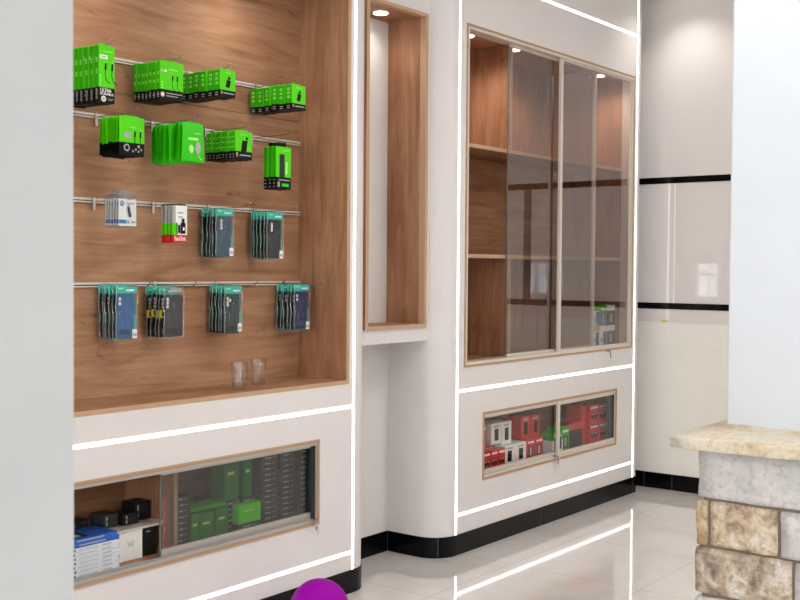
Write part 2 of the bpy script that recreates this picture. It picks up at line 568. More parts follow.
# far side of the room (behind the camera): shop front with windows, and the opposite wall
w = MB()
WZ0, WZ1 = .95, 1.52
ys = [(-7.34, -6.72), (-6.60, -6.20), (-5.97, -5.37), (-4.06, -3.68), (-3.30, -1.80)]  # last opening added out of view to throw daylight on the pillar
prev = -8.2
for a, b_ in ys:
    w.box(-4.1, -4.0, prev, a, 0, CEIL, 'dimwall'); w.box(-4.1, -4.0, a, b_, 0, WZ0, 'dimwall'); w.box(-4.1, -4.0, a, b_, WZ1, CEIL, 'dimwall')
    prev = b_
w.box(-4.1, -4.0, prev, .7, 0, CEIL, 'dimwall')
struct(w.build('wall_rear'))
for k, (a, b_) in enumerate(ys):
    f = MB()
    for y in (a, (a + b_) / 2, b_):
        f.box(-4.06, -4.02, y - .012, y + .012, WZ0, WZ1, 'winframe')
    for z in (WZ0, 1.33, WZ1):
        f.box(-4.055, -4.025, a, b_, z - .015, z + .015, 'winframe')
    struct(f.build('window_%d' % (k + 1)))
struct(MB().box(-4.2, XB + .2, -8.3, -8.2, 0, CEIL, 'white_wall').build('wall_near'))
struct(MB().box(-4.1, LX0, .42, .6, 0, CEIL, 'white_wall').build('wall_left'))

# ------------------------------------------------------------------ LED strips
def led(label, x0, x1, z0, z1, d=.0035):
    o = MB().box(x0, x1, -.0012, d, z0, z1, 'led').build('led_strip', None, ((x0 + x1) / 2, 0, z0))
    return tag(o, label, 'LED strip')
hw = .0068
led('horizontal white LED line just under the open wood display niche', LX0 + .26, 3.603, .805 - hw, .805 + hw)
led('low horizontal white LED line below the left smoked glass cabinet', LX0 + .26, 3.603, .1765 - hw, .1765 + hw)
led('vertical white LED line at the rounded right end of the left display wall', 3.612 - .0065, 3.612 + .0065, .101, CEIL)
led('vertical white LED line at the left end of the tall glass cabinet', 4.393 - .0065, 4.393 + .0065, .101, CEIL)
led('vertical white LED line at the far right beside the end wall', 6.33 - .0065, 6.33 + .0065, .101, CEIL)
led('slanting white LED line above the tall glass cabinet', 4.402, 6.321, 2.8437 - hw, 2.8437 + hw)
led('white LED line just below the tall glass cabinet', 4.402, 6.321, .8014 - hw, .8014 + hw)
led('low white LED line under the cabinet of red boxes', 4.402, 6.321, .1946 - hw, .1946 + hw)

# ------------------------------------------------------------------ lamps
def spot(x, y, z, e, ang=120, r=.025, c=(1, .95, .89), blend=.9):
    l = bpy.data.lights.new('downlight_lamp', 'SPOT')
    l.energy = e; l.spot_size = math.radians(ang); l.spot_blend = blend; l.shadow_soft_size = r; l.color = c
    o = bpy.data.objects.new('downlight_lamp', l); COL.objects.link(o)
    o.location = (x, y, z)
    return o

def area(x, y, z, sx, sy, e, c=(1, .985, .975), rot=(0, 0, 0)):
    l = bpy.data.lights.new('added_ceiling_lamp', 'AREA')
    l.shape = 'RECTANGLE'; l.size = sx; l.size_y = sy; l.energy = e; l.color = c
    o = bpy.data.objects.new('added_ceiling_lamp', l); COL.objects.link(o)
    o.location = (x, y, z); o.rotation_euler = rot
    return o

def downlight(root, x, y, z, r=.036):
    mb = MB()
    n = 24
    ring = [(x + r * math.cos(2 * PI * j / n), y + r * math.sin(2 * PI * j / n)) for j in range(n)]
    mb.prism(ring, z - .004, z, 'spot')
    o = part(mb, 'downlight', root, 'lit round recessed spotlight')
    return o

# ------------------------------------------------------------------ open display niche (left)
ND = .28
nroot = thing('display_niche', 'open oak display niche with hanging packs on the left wall', 'display niche', (2.4, .14, .903))
mb = MB()
zs = [.918, 2.0345, 2.585]
for a, b_ in zip(zs, zs[1:]):
    mb.box(1.265, 3.564, ND, ND + .018, a + .0010, b_ - .0010, 'wood_x')
mb.box(1.25, 3.58, ND + .018, ND + .022, .91, 2.59, 'edge_dark')
part(mb, 'back_panel', nroot)
mb = MB().box(3.564, 3.582, .0, ND + .018, .903, 2.60, 'wood_z'); mb.box(3.5635, 3.5825, -.0012, .0, .903, 2.60, 'edge')
part(mb, 'side_panel', nroot)
mb = MB().box(1.25, 1.268, .0, ND + .018, .903, 2.60, 'wood_z'); mb.box(1.25, 1.2685, -.0012, .0, .903, 2.60, 'edge')
part(mb, 'side_panel', nroot)
mb = MB().box(1.268, 3.564, .0, ND + .018, .903, .920, 'wood_x'); mb.box(1.268, 3.564, -.0012, .0, .903, .9205, 'edge')
part(mb, 'bottom_board', nroot)
mb = MB().box(1.268, 3.564, .0, ND + .018, 2.583, 2.60, 'wood_x'); mb.box(1.268, 3.564, -.0012, .0, 2.583, 2.60, 'edge')
part(mb, 'top_board', nroot)
RAILZ = [2.152, 1.938, 1.634, 1.330]
for z in RAILZ:
    mb = MB()
    mb.box(1.27, 3.562, ND - .003, ND, z - .008, z + .008, 'boxgrey')
    mb.box(1.27, 3.562, ND - .012, ND - .003, z + .001, z + .009, 'rail')
    mb.box(1.27, 3.562, ND - .012, ND - .003, z - .008, z - .003, 'rail')
    part(mb, 'hook_rail', nroot, 'aluminium hook rail')
for x in (1.75, 2.42, 3.10):
    downlight(nroot, x, .13, 2.583)
    spot(x, .12, 2.57, 3.4, 150)

# hooks and hanging packs -------------------------------------------------------
def make_hook(x, zr, label, tip=.03):
    t = thing('display_hook', label, 'hook', (x, ND - .014, zr), 'wire hooks on the rails')
    mb = MB().bbox(x - .006, x + .006, ND - .02, ND - .0145, zr - .036, zr + .010, 'steel', .001)
    part(mb, 'base_plate', t)
    y0 = ND - .02
    pts = [(x, y0, zr - .004), (x, (y0 + tip) / 2, zr - .004), (x, tip + .022, zr - .003), (x, tip + .010, zr + .001), (x, tip, zr + .011)]
    mb = MB().tube(pts, .0018, 'steel', 6)
    mb.lathe([(0, -.003), (.0026, -.0015), (.003, 0), (.0026, .0015), (0, .003)], (x, tip, zr + .012), 'steel', 8)
    part(mb, 'wire', t)
    return t

def carton(wd, h, t, frac, kind):
    """printed hanging carton: green over a black band; local coords, y from 0 (front) to t"""
    mb = MB()
    zb = h * frac
    x0, x1 = -wd / 2, wd / 2
    y = -.0005
    mb.bbox(x0, x1, 0, t, 0, zb, 'ink', .0012)
    mb.bbox(x0, x1, 0, t, zb - .0008, h, 'green', .0012)
    mb.add([(x0 - .0002, .001, zb), (x0 - .0002, t - .001, zb), (x0 - .0002, t - .001, h - .002), (x0 - .0002, .001, h - .002)], [(0, 3, 2, 1)], 'green2')  # left side coloured darker to imitate its shade
    return mb, y, x0, x1, zb

def side_marks(mb, x0, t, zs_, k='silverink', n=2):
    for z in zs_:
        for j in range(n):
            mb.add([(x0 - .0004, t * .3, z + j * .006), (x0 - .0004, t * .3, z + j * .006 + .003), (x0 - .0004, t * .75, z + j * .006 + .003), (x0 - .0004, t * .75, z + j * .006)], [(0, 1, 2, 3)], k)

def hang_tab(wd, h, t, k, hook_dz):
    """flat euro-hole tab above the carton"""
    mb = MB()
    a = wd * .30
    mb.box(-a, -a * .45, t * .35, t * .65, h - .001, h + hook_dz + .010, k)
    mb.box(a * .45, a, t * .35, t * .65, h - .001, h + hook_dz + .010, k)
    mb.box(-a * .45, a * .45, t * .35, t * .65, h + hook_dz + .004, h + hook_dz + .010, k)
    return mb

def cable_u(mb, cx, cz, s, y):
    for dx in (-.16, .16):
        bx = cx + dx * s
        mb.poly([(bx - .05 * s, cz + .05 * s), (bx + .05 * s, cz + .05 * s), (bx + .06 * s, cz + .32 * s), (bx - .02 * s, cz + .32 * s)], y, 'ink')
        mb.rect(bx, bx + .035 * s, cz + .32 * s, cz + .40 * s, y, 'silverink')
        pts = [(bx, cz + .05 * s), (bx - .01 * s, cz - .15 * s), (bx + .02 * s, cz - .30 * s), (bx + .10 * s, cz - .42 * s), (bx + .2 * s, cz - .46 * s)]
        mb.stroke(pts, .035 * s, y, 'ink')

def pack_tall_cable():
    wd, h, t = .066, .193, .021
    mb, y, x0, x1, zb = carton(wd, h, t, .27, 0)
    mb.text('ULTRA', x0 + .006, x1 - .014, zb - .016, zb - .004, y, 'paper', .02)
    mb.text('DURABLE', x0 + .006, x1 - .006, zb - .026, zb - .018, y, 'paper', .02)
    mb.disc(x0 + .020, .013, .010, y, 'paper'); mb.disc(x0 + .020, .013, .0065, y - .0002, 'silverink')
    mb.rect(x0 + .038, x1 - .006, .014, .0155, y, 'silverink'); mb.rect(x0 + .038, x1 - .010, .009, .0105, y, 'silverink')
    mb.rect(x0 + .004, x0 + .036, h - .045, h - .032, y, 'paper')
    mb.rect(x0 + .008, x0 + .030, h - .041, h - .036, y - .0002, 'silverink')
    mb.text('oraimo', x0 + .018, x1 - .008, h - .022, h - .016, y, 'limetext', .01)
    cable_u(mb, .008, zb + .055, .085, y)
    for z in (.055 + i * .008 for i in range(5)):
        mb.rect(x0 + .004, x0 + .009, z, z + .004, y, 'limetext')
    side_marks(mb, x0, t, (.012, .025, .036), 'silverink')
    side_marks(mb, x0, t, (h * .5, h * .7), 'limetext', 3)
    return 'cable_box', mb, hang_tab(wd, h, t, 'green', -.004), wd, h, t

def pack_wide_cable():
    wd, h, t = .110, .138, .0175
    mb, y, x0, x1, zb = carton(wd, h, t, .27, 0)
    mb.disc(x0 + .012, zb * .5, .010, y, 'tan'); mb.disc(x0 + .012, zb * .5, .006, y - .0002, 'paper')
    mb.rect(x0 + .028, x1 - .006, zb * .62, zb * .62 + .003, y, 'silverink'); mb.rect(x0 + .028, x1 - .026, zb * .36, zb * .36 + .003, y, 'silverink')
    mb.text('oraimo', x0 + .040, x1 - .026, h - .030, h - .023, y, 'limetext', .01)
    mb.rect(x0 + .006, x0 + .020, h - .038, h - .030, y, 'silverink'); mb.rect(x0 + .022, x0 + .030, h - .038, h - .030, y, 'paper')
    for z in (.040, .050, .060):
        mb.rect(x0 + .006, x0 + .014, z, z + .004, y, 'limetext')
    cable_u(mb, .014, zb + .032, .07, y)
    side_marks(mb, x0, t, (.008, .018), 'silverink')
    side_marks(mb, x0, t, (h * .45, h * .65), 'limetext', 2)
    return 'cable_box', mb, hang_tab(wd, h, t, 'green', -.006), wd, h, t

def pack_charger(wd=.080, h=.100, t=.033, tone='green'):
    mb, y, x0, x1, zb = carton(wd, h, t, .25, 0)
    mb.poly([(x0 + .028, zb + .012), (x0 + .048, zb + .008), (x0 + .056, zb + .036), (x0 + .036, zb + .042)], y, 'ink')
    mb.disc(x0 + .047, zb + .046, .006, y, 'ink')
    mb.rect(x0 + .006, x0 + .012, zb * .35, zb * .8, y, 'tan'); mb.rect(x0 + .018, x1 - .008, zb * .45, zb * .45 + .004, y, 'silverink')
    mb.text('oraimo', x0 + .026, x0 + .056, h - .013, h - .007, y, 'limetext', .01)
    side_marks(mb, x0, t, (.004, .012), 'silverink', 1)
    side_marks(mb, x0, t, (h * .45, h * .62, h * .78), 'limetext', 2)
    return 'charger_box', mb, hang_tab(wd, h, t, 'green', -.004), wd, h, t

def pillow(mb, wd, h, t, split, kt, kb, flare=0.0):
    """soft pouch, thicker in its middle, sealed at its edges"""
    nx, nz = 6, 9
    def P(i, j, side):
        u = i / nx; v = j / nz
        th = t / 2 * (math.sin(PI * (0.06 + .88 * u)) ** .5) * (math.sin(PI * (0.05 + .9 * v)) ** .5)
        x = (u - .5) * wd * (1 + flare * (1 - v))
        return (x, t / 2 + side * th, v * h)
    for side in (-1, 1):
        vs = [P(i, j, side) for j in range(nz + 1) for i in range(nx + 1)]
        for j in range(nz):
            k = kb if (j + .5) / nz < split else kt
            fs = []
            for i in range(nx):
                a = j * (nx + 1) + i
                q = (a, a + 1, a + nx + 2, a + nx + 1)
                fs.append(q if side < 0 else q[::-1])
            mb.add(vs, fs, k, True)
    return mb

def pack_pouch_cable():
    wd, h, t = .109, .135, .015
    mb = pillow(MB(), wd, h, t, .34, 'green', 'ink')
    y = -.0012
    x0, x1 = -wd / 2, wd / 2
    mb.text('oraimo', x0 + .042, x0 + .070, h - .040, h - .032, y, 'limetext', .01)
    mb.rect(x0 + .018, x0 + .046, h * .46, h * .60, y, 'silverink')
    mb.disc(x0 + .028, h * .2, .013, y, 'silverink'); mb.disc(x0 + .028, h * .2, .008, y - .0002, 'ink')
    for k in range(4):
        mb.disc(x0 + .055 + k * .012, h * (.12 + .05 * (k % 2)), .004, y, 'silverink')
    mb.disc(x0 + .080, h * .25, .006, y, 'tan')
    cable_u(mb, x1 - .034, h * .46, .075, y)
    return 'cable_pouch', mb, hang_tab(wd, h, t, 'green', -.006), wd, h, t

def pack_pouch_green():
    wd, h, t = .100, .140, .016
    mb = pillow(MB(), wd, h, t, .0, 'dgreen', 'dgreen', .12)
    y = -.0012
    x0, x1 = -wd / 2, wd / 2
    mb.text('oraimo', x0 + .050, x0 + .080, h - .040, h - .032, y, 'limetext', .01)
    mb.rect(x0 + .022, x0 + .070, h * .55, h * .62, y, 'limetext')
    mb.disc(x0 + .036, h * .32, .012, y, 'limetext', 16, .016); mb.disc(x0 + .068, h * .36, .013, y, 'silverink', 16, .022)
    mb.stroke([(x0 + .068, h * .2), (x0 + .074, h * .12), (x0 + .085, h * .06)], .003, y, 'limetext')
    return 'earphone_pouch', mb, hang_tab(wd, h, t, 'dgreen', -.006), wd, h, t

def pack_adapter():
    wd, h, t = .091, .106, .0165
    mb, y, x0, x1, zb = carton(wd, h, t, .29, 0)
    mb.poly([(x0 + .030, zb - .001), (x0 + .060, zb - .001), (x0 + .066, zb + .042), (x0 + .038, zb + .042)], y, 'ink')
    mb.disc(x0 + .062, zb + .050, .006, y, 'ink')
    mb.rect(x0 + .006, x0 + .014, zb * .3, zb * .85, y, 'tan'); mb.rect(x0 + .024, x1 - .008, zb * .45, zb * .45 + .004, y, 'silverink')
    mb.text('oraimo', x0 + .026, x0 + .056, h - .013, h - .008, y, 'limetext', .01)
    side_marks(mb, x0, t, (.006, .016), 'silverink', 1)
    side_marks(mb, x0, t, (h * .42, h * .6, h * .78), 'limetext', 1)
    return 'charger_box', mb, hang_tab(wd, h, t, 'green', -.004), wd, h, t

def pack_power_bank():
    wd, h, t = .088, .172, .021
    mb, y, x0, x1, zb = carton(wd, h, t, .29, 0)
    mb.bbox(x0 + .020, x0 + .050, -.0012, .0002, zb - .002, h - .030, 'dark', .0006)
    mb.rect(x0 + .056, x0 + .066, zb + .012, zb + .062, y, 'limetext')
    mb.text('oraimo', x0 + .042, x0 + .076, h - .018, h - .010, y, 'limetext', .01)
    mb.rect(x0 + .016, x1 - .008, zb - .014, zb - .010, y, 'silverink')
    mb.rect(x0 + .010, x0 + .022, .010, zb - .020, y, 'tan'); mb.rect(x0 + .034, x1 - .014, .012, .024, y, 'dgreen')
    side_marks(mb, x0, t, (.008, .022, .036), 'silverink', 1)
    tabm = MB()
    tabm.box(-.022, -.006, t * .35, t * .65, h - .001, h + .018, 'ink'); tabm.box(.006, .022, t * .35, t * .65, h - .001, h + .018, 'ink')
    tabm.box(-.006, .006, t * .35, t * .65, h + .012, h + .018, 'ink')
    return 'power_bank_box', mb, tabm, wd, h, t

def hang_row(make, xc, yf, z0, step, n, fmt, group, hook_label, zr, jit=.0, rotj=0.0):
    jit *= 1.6; rotj *= 1.8
    """a stack of identical packs on one wire hook, front face of the first at yf"""
    name, mb, tabm, wd, h, t = make()
    proto = None
    for i in range(n):
        loc = (xc + (random.uniform(-jit, jit) if i else 0), yf + i * step, z0 + (random.uniform(-jit, jit) * .6 if i else 0))
        rot = (0, random.uniform(-rotj, rotj) if i else 0, random.uniform(-rotj, rotj) * 1.5 if i else 0)
        lab = fmt % ORD[i]
        if proto is None:
            proto = thing(name, lab, name.split('_')[-1], loc, group, rot)
            mb.build('printed_body', proto)
            tabm.build('hang_tab', proto)
        else:
            dup(proto, loc, lab, rot)
    make_hook(xc, zr, hook_label)

hang_row(pack_tall_cable, 2.370, .06, 1.953, .027, 7, 'tall green cable box, %s in the top rail\'s leftmost stack',
         'tall green cable boxes', 'wire hook holding the tall green boxes at the top left', RAILZ[0], .0012, .012)
hang_row(pack_wide_cable, 2.677, .085, 2.001, .0215, 7, 'wide green cable box, %s in the top rail\'s second stack',
         'wide green cable boxes', 'wire hook holding the wide green cable boxes on the top rail', RAILZ[0], .0012, .012)
hang_row(pack_charger, 2.911, .04, 2.040, .037, 6, 'small green charger box, %s in the top rail\'s third stack',
         'green charger boxes mid top rail', 'wire hook holding the small charger boxes, third on the top rail', RAILZ[0], .0015, .02)
hang_row(lambda: pack_charger(.082, .098, .034), 3.284, .022, 2.034, .0395, 6, 'small green charger box, %s in the top rail\'s rightmost stack',
         'green charger boxes right top rail', 'wire hook holding the charger boxes at the right of the top rail', RAILZ[0], .0015, .02)
hang_row(pack_pouch_cable, 2.480, .06, 1.783, .0175, 7, 'soft green and black cable pouch, %s, second rail\'s left stack',
         'green and black cable pouches', 'wire hook holding the green and black pouches on the second rail', RAILZ[1], .002, .03)
hang_row(pack_pouch_green, 2.735, .03, 1.782, .0225, 8, 'all-green earphone pouch, %s in the second rail\'s second stack',
         'plain green earphone pouches', 'wire hook holding the all-green pouches on the second rail', RAILZ[1], .003, .04)
hang_row(pack_adapter, 3.005, .05, 1.813, .0185, 9, 'green charger box, %s in the second rail\'s third stack',
         'green charger boxes second rail', 'wire hook holding the third stack on the second rail', RAILZ[1], .0015, .015)
hang_row(pack_power_bank, 3.258, .08, 1.714, .0235, 3, 'upright green power bank box, %s, second rail\'s right end',
         'green power bank boxes', 'wire hook holding the three upright green boxes', RAILZ[1], .0006, .004)

def usb_blister():
    wd, h, t = .080, .118, .0125
    root = thing('flash_drive_pack', 'x', 'flash drive', (0, 0, 0), 'clear flash drive packs')
    mb = MB(); y = t * .35
    x0 = -wd / 2; x1 = wd / 2
    mb.box(x0 + .002, x1 - .002, y, y + .002, .006, h - .018, 'paper')
    y -= .0006
    mb.rect(x0 + .002, x0 + .034, .014, .027, y, 'hpblue'); mb.rect(x0 + .036, x0 + .048, .014, .026, y, 'silverink'); mb.rect(x0 + .054, x1 - .006, .016, .024, y, 'silverink')
    mb.disc(x0 + .016, h - .034, .0095, y, 'hpblue')
    mb.text('hp', x0 + .010, x0 + .022, h - .040, h - .028, y - .0003, 'paper', .02)
    mb.rect(x0 + .034, x1 - .010, h - .036, h - .031, y, 'silverink')
    mb.build('card', root)
    mb = MB()
    mb.poly([(x0 + .036, .074), (x0 + .046, .078), (x0 + .056, .038), (x0 + .044, .036)], y - .002, 'boxgrey')
    mb.poly([(x0 + .038, .080), (x0 + .047, .083), (x0 + .049, .074), (x0 + .040, .071)], y - .0024, 'silverink')
    mb.build('flash_drive', root)
    mb = MB().bbox(x0, x1, 0, t, 0, h, 'blister', .002)
    mb.bbox(-.028, .030, t * .4, t * .5, h - .002, h + .014, 'blister', .0008)
    mb.build('blister_shell', root)
    return root, wd, h, t

def place_row(root, xc, yf, z0, step, n, fmt, hook_label, zr, jit=.001, rotj=.01, tip=.03, behind=None):
    for i in range(n):
        if i == 1 and behind is not None:
            front, root = root, behind
            root.location = (xc + random.uniform(-jit, jit), yf + step, z0); root['label'] = fmt[1] % ORD[1]
            continue
        loc = (xc + (random.uniform(-jit, jit) if i else 0), yf + i * step, z0 + random.uniform(-jit, jit))
        rot = (0, random.uniform(-rotj, rotj) if i else 0, random.uniform(-rotj, rotj) * 2 if i else 0)
        if i == 0:
            root.location = loc; root.rotation_euler = rot; root['label'] = fmt[0] if behind else fmt % ORD[0]
        else:
            dup(root, loc, (fmt[1] if behind else fmt) % ORD[i], rot)
    make_hook(xc, zr, hook_label, tip)

r, *_ = usb_blister()
place_row(r, 2.469, .07, 1.534, .0145, 6, 'clear pack with white flash drive card, %s, third rail',
          'wire hook holding the clear white-card packs on the third rail', RAILZ[2])

def card_pack():
    wd, h, t = .067, .144, .010
    root = thing('memory_card_pack', 'x', 'memory card', (0, 0, 0), 'white green and red carded packs')
    x0, x1 = -wd / 2, wd / 2
    mb = MB()
    mb.bbox(x0, x1, 0, t, 0, .030, 'red', .001)
    mb.bbox(x0, x1, 0, t, .0295, .072, 'green', .001)
    mb.bbox(x0, x1, 0, t, .0715, h - .006, 'silverink', .001)
    mb.bbox(x0, x1, t * .4, t * .6, h - .007, h, 'dark', .001)
    y = -.0006
    mb.rect(x0 + .012, x1, .0295, h - .006, y, 'paper'); mb.rect(x0 + .012, x0 + .022, .030, .074, y - .0002, 'green2')
    mb.text('SanDisk', x0 + .006, x1 - .004, .008, .024, y, 'paper', .02)
    mb.rect(x0 + .022, x1 - .018, h - .036, h - .030, y - .0003, 'silverink'); mb.rect(x0 + .024, x1 - .022, h - .052, h - .046, y - .0003, 'silverink')
    mb.build('printed_card', root)
    mb = MB()
    mb.bbox(x0 + .024, x0 + .032, -.004, 0, .036, .066, 'ink', .0008); mb.bbox(x0 + .036, x0 + .056, -.006, 0, .034, .074, 'ink', .0015)
    mb.bbox(x0 + .041, x0 + .052, -.005, 0, .074, .090, 'dark', .001); mb.rect(x0 + .042, x0 + .050, .046, .058, -.0064, 'paper')
    mb.build('adapter', root)
    return root
place_row(card_pack(), 2.7385, .11, 1.486, .019, 4, 'white, green and red memory card pack, %s, third rail',
          'wire hook holding the red-bottomed carded packs on the third rail', RAILZ[2])

def case_pack(case, lens, bag_h=.198, header='teal', strip=True, sticker=False, cam=(0, 0)):
    wd, h, t = .096, bag_h, .0135
    root = thing('phone_case_pack', 'x', 'phone case', (0, 0, 0), 'bagged phone cases')
    x0, x1 = -wd / 2, wd / 2
    hc = .156
    z1 = h - .036
    # case: rounded slab with a raised camera field
    mb = MB()
    def rr(ax, bx, az, bz, r, n=5):
        o = []
        for cx, cz, a in ((bx - r, bz - r, 0), (ax + r, bz - r, 90), (ax + r, az + r, 180), (bx - r, az + r, 270)):
            for i in range(n + 1):
                q = math.radians(a + 90 * i / n); o.append((cx + r * math.cos(q), cz + r * math.sin(q)))
        return o
    cx0, cx1 = x0 + .005, x1 - .016 if strip else x1 - .006
    cz0 = z1 - hc
    mb.prism_y(list(reversed(rr(cx0, cx1, cz0, z1, .008))), t * .28, t * .72, case)
    for (dx, dz) in lens:
        px, pz = cx0 + .012 + dx, z1 - .016 - dz
        mb.disc(px, pz, .0062, t * .28 - .0006, 'lens', 14); mb.disc(px, pz, .0030, t * .28 - .0009, 'silverink', 10)
    mb.rect(cx0 + .006, cx1 - .020, cz0 + .012, cz0 + .030, t * .28 - .0005, 'dark' if case in ('bottle', 'greycase', 'char') else 'slate')
    mb.build('phone_case', root)
    mb = MB()
    yb = t * .74
    if header:
        mb.bbox(x0 + .002, x1 - .002, t * .25, t * .75, h - .033, h - .004, header, .003)
        mb.rect(x0 + .045, x1 - .015, h - .024, h - .018, t * .25 - .0005, 'paper')
        mb.rect(x0 + .010, x0 + .034, h - .016, h - .012, t * .25 - .0005, 'limetext')
    if strip:
        mb.box(x0 + .003, x1 - .002, yb, yb + .001, .006, h - .02, 'tealdark')
        mb.rect(x1 - .013, x1 - .002, .006, z1 * .55, yb - .0006, 'teal')
        mb.rect(x1 - .024, x1 - .003, .008, .040, t * .22, 'paper')
        for j in range(4):
            mb.rect(x1 - .021 + j * .0045, x1 - .019 + j * .0045, .014, .026, t * .22 - .0004, 'ink')
        mb.disc(x1 - .010, z1 - .006, .0052, t * .22, 'red')
    else:
        mb.rect(x0 + .030, x1 - .010, h - .026, h - .012, t * .3, 'silverink')
    if sticker:
        mb.rect(x0 + .002, x0 + .060, h * .40, h * .55, t * .08, 'yellow')
        mb.rect(x0 + .012, x0 + .030, h * .43, h * .52, t * .08 - .0004, 'ink')
        mb.rect(x0 + .036, x0 + .054, h * .43, h * .52, t * .08 - .0004, 'ink')
    mb.build('insert_card', root, None)
    mb = pillow(MB(), wd + .004, h, t * 1.15, .0, 'bag', 'bag')
    mb.v = [(a, b - t * .075, c) for a, b, c in mb.v]
    for sx in (-1, 1):
        ph = 1.0 + sx
        mb.tube([(sx * (wd / 2 - .0008 - .0018 * math.sin(k * 1.7 + ph)), t * (.30 + .22 * math.sin(k * 1.1 + ph)), .006 + k * (h - .014) / 11) for k in range(12)],
                [.0007 + .0009 * abs(math.sin(k * 2.3 + ph)) for k in range(12)], 'seam', 5)
    for q in range(3):
        xx = -wd * .32 + q * wd * .27
        mb.tube([(xx + .006 * math.sin(k * .9 + q), -.0012, h * (.22 + .10 * q) + k * h * .045) for k in range(8)], [.0004 + .0005 * (k % 2) for k in range(8)], 'seam', 5)
    mb.build('clear_bag', root)
    return root

L3 = [(0, 0), (0, .014), (0, .028)]
L2 = [(0, 0), (0, .016)]
L4 = [(0, 0), (0, .014), (.013, .007), (0, .026)]
for (case, lens, bh, back, x, y, z, step, n, f0, f1, hl, zr) in [
    ('slate', [(.012, 0), (.012, .014), (.012, .028)], .197, 'boxblack', 3.020, .165, 1.433, .0175, 6,
     'bagged slate blue phone case, frontmost in the third rail\'s slate stack', 'bagged dark phone case, %s behind the slate blue case',
     'wire hook holding the slate phone cases on the third rail', RAILZ[2]),
    ('char', [(.010, .002), (.010, .014), (.010, .026)], .2, 'boxblack', 3.278, .140, 1.428, .0185, 6,
     'bagged charcoal phone case, frontmost at the third rail\'s right end', 'bagged dark phone case, %s behind the charcoal case',
     'wire hook holding the charcoal phone cases on the third rail', RAILZ[2]),
    ('slateblue', L2, .202, 'brown', 2.533, .155, 1.131, .0185, 6,
     'bagged bright blue phone case, frontmost at the left of the bottom rail', 'bagged dark phone case, %s behind the bright blue case',
     'wire hook holding the blue phone cases at the bottom left', RAILZ[3]),
    ('bottle', L4, .192, 'boxblack', 3.062, .160, 1.135, .0175, 6,
     'bagged dark green phone case, frontmost of the bottom rail\'s third stack', 'bagged dark phone case, %s behind the dark green case',
     'wire hook holding the dark green phone cases on the bottom rail', RAILZ[3]),
    ('navy', L2, .203, 'brown', 3.452, .150, 1.125, .0195, 6,
     'bagged navy phone case, frontmost at the bottom rail\'s right end', 'bagged dark phone case, %s behind the navy case',
     'wire hook holding the navy phone cases at the bottom right', RAILZ[3])]:
    place_row(case_pack(case, lens, bh), x, y, z, step, n, (f0, f1), hl, zr, .003, .03, .03, case_pack(back, lens, bh))
place_row(case_pack('greycase', L3, .200, None, False), 2.748, .150, 1.128, .020, 1,
          'dark grey phone case in a clear bag, %s of the bottom rail\'s second stack', 'wire hook holding the stickered phone cases on the bottom rail', RAILZ[3], .001, .0)
k2 = case_pack('boxblack', L3, .200, 'teal', False, True)
k2.location = (2.742, .150 + .026, 1.126); k2.rotation_euler = (0, .02, .06)
k2['label'] = 'bagged black case with yellow sticker, second behind the grey case'
for i, d in enumerate((.047, .069, .091)):
    dup(k2, (2.742 + random.uniform(-.003, .003), .150 + d, 1.126 + random.uniform(-.004, .002)),
        'bagged black case with yellow sticker, %s behind the grey case' % ('third', 'fourth', 'rearmost')[i], (0, random.uniform(-.04, .04), random.uniform(-.05, .05)))

# drinking cups on the niche floor
def cup(x, y, label):
    z = .9212
    prof = [(0, .002), (.022, .002), (.024, .0), (.026, .004), (.030, .060), (.0335, .102), (.0350, .104), (.0340, .105), (.0325, .103), (.0288, .060), (.0245, .008), (0, .006)]
    mb = MB().lathe(prof, (x, y, z), 'cup', 28)
    for k in range(12):
        a = 2 * PI * k / 12
        mb.tube([(x + .0272 * math.cos(a), y + .0272 * math.sin(a), z + .012), (x + .0302 * math.cos(a), y + .0302 * math.sin(a), z + .045)], .0012, 'cup', 5)
    tag(mb.build('plastic_cup', None, (x, y, z)), label, 'cup', 'clear cups in the niche')
cup(3.018, .085, 'clear ribbed plastic cup on the niche floor, the left and nearer of two')
cup(3.190, .150, 'clear plastic cup on the niche floor, the right and farther of two')

# ------------------------------------------------------------------ narrow wall niche
t = thing('wall_niche', 'narrow tall oak-framed wall niche with white back, between the two display walls', 'wall niche', (4.0, .19, 1.12))
x0, x1, z0, z1 = N2
yf, yb = BY - .014, .30
FT = .021
mb = MB()
for (a, b_, c, d) in ((x0, x0 + FT, z0, z1), (x1 - FT, x1, z0, z1), (x0 + FT, x1 - FT, z0, z0 + FT * .7), (x0 + FT, x1 - FT, z1 - FT * .7, z1)):
    mb.box(a, b_, yf, BY + .02, c, d, 'edge')
mb.box(x0 - .0006, x0, yf, BY, z0, z1, 'wood_z2')
part(mb, 'frame', t)
part(MB().box(x0 + .003, x1 - .003, yb, yb + .012, z0, z1, 'white'), 'back_panel', t, 'white back panel')
part(MB().box(x1 - FT, x1 - .003, BY + .02, yb, z0, z1, 'wood_z'), 'side_panel', t)
part(MB().box(x0 + .003, x0 + FT, BY + .02, yb, z0, z1, 'wood_z'), 'side_panel', t)
part(MB().box(x0 + FT, x1 - FT, BY + .02, yb, z0 + .002, z0 + FT * .7, 'wood_x'), 'bottom_board', t)
part(MB().box(x0 + FT, x1 - FT, BY + .02, yb, z1 - FT * .7, z1 - .002, 'wood_x'), 'top_board', t)
downlight(t, 4.03, .20, z1 - FT * .7, .034)
spot(4.03, .20, z1 - FT * .7 - .012, 2.6, 150)

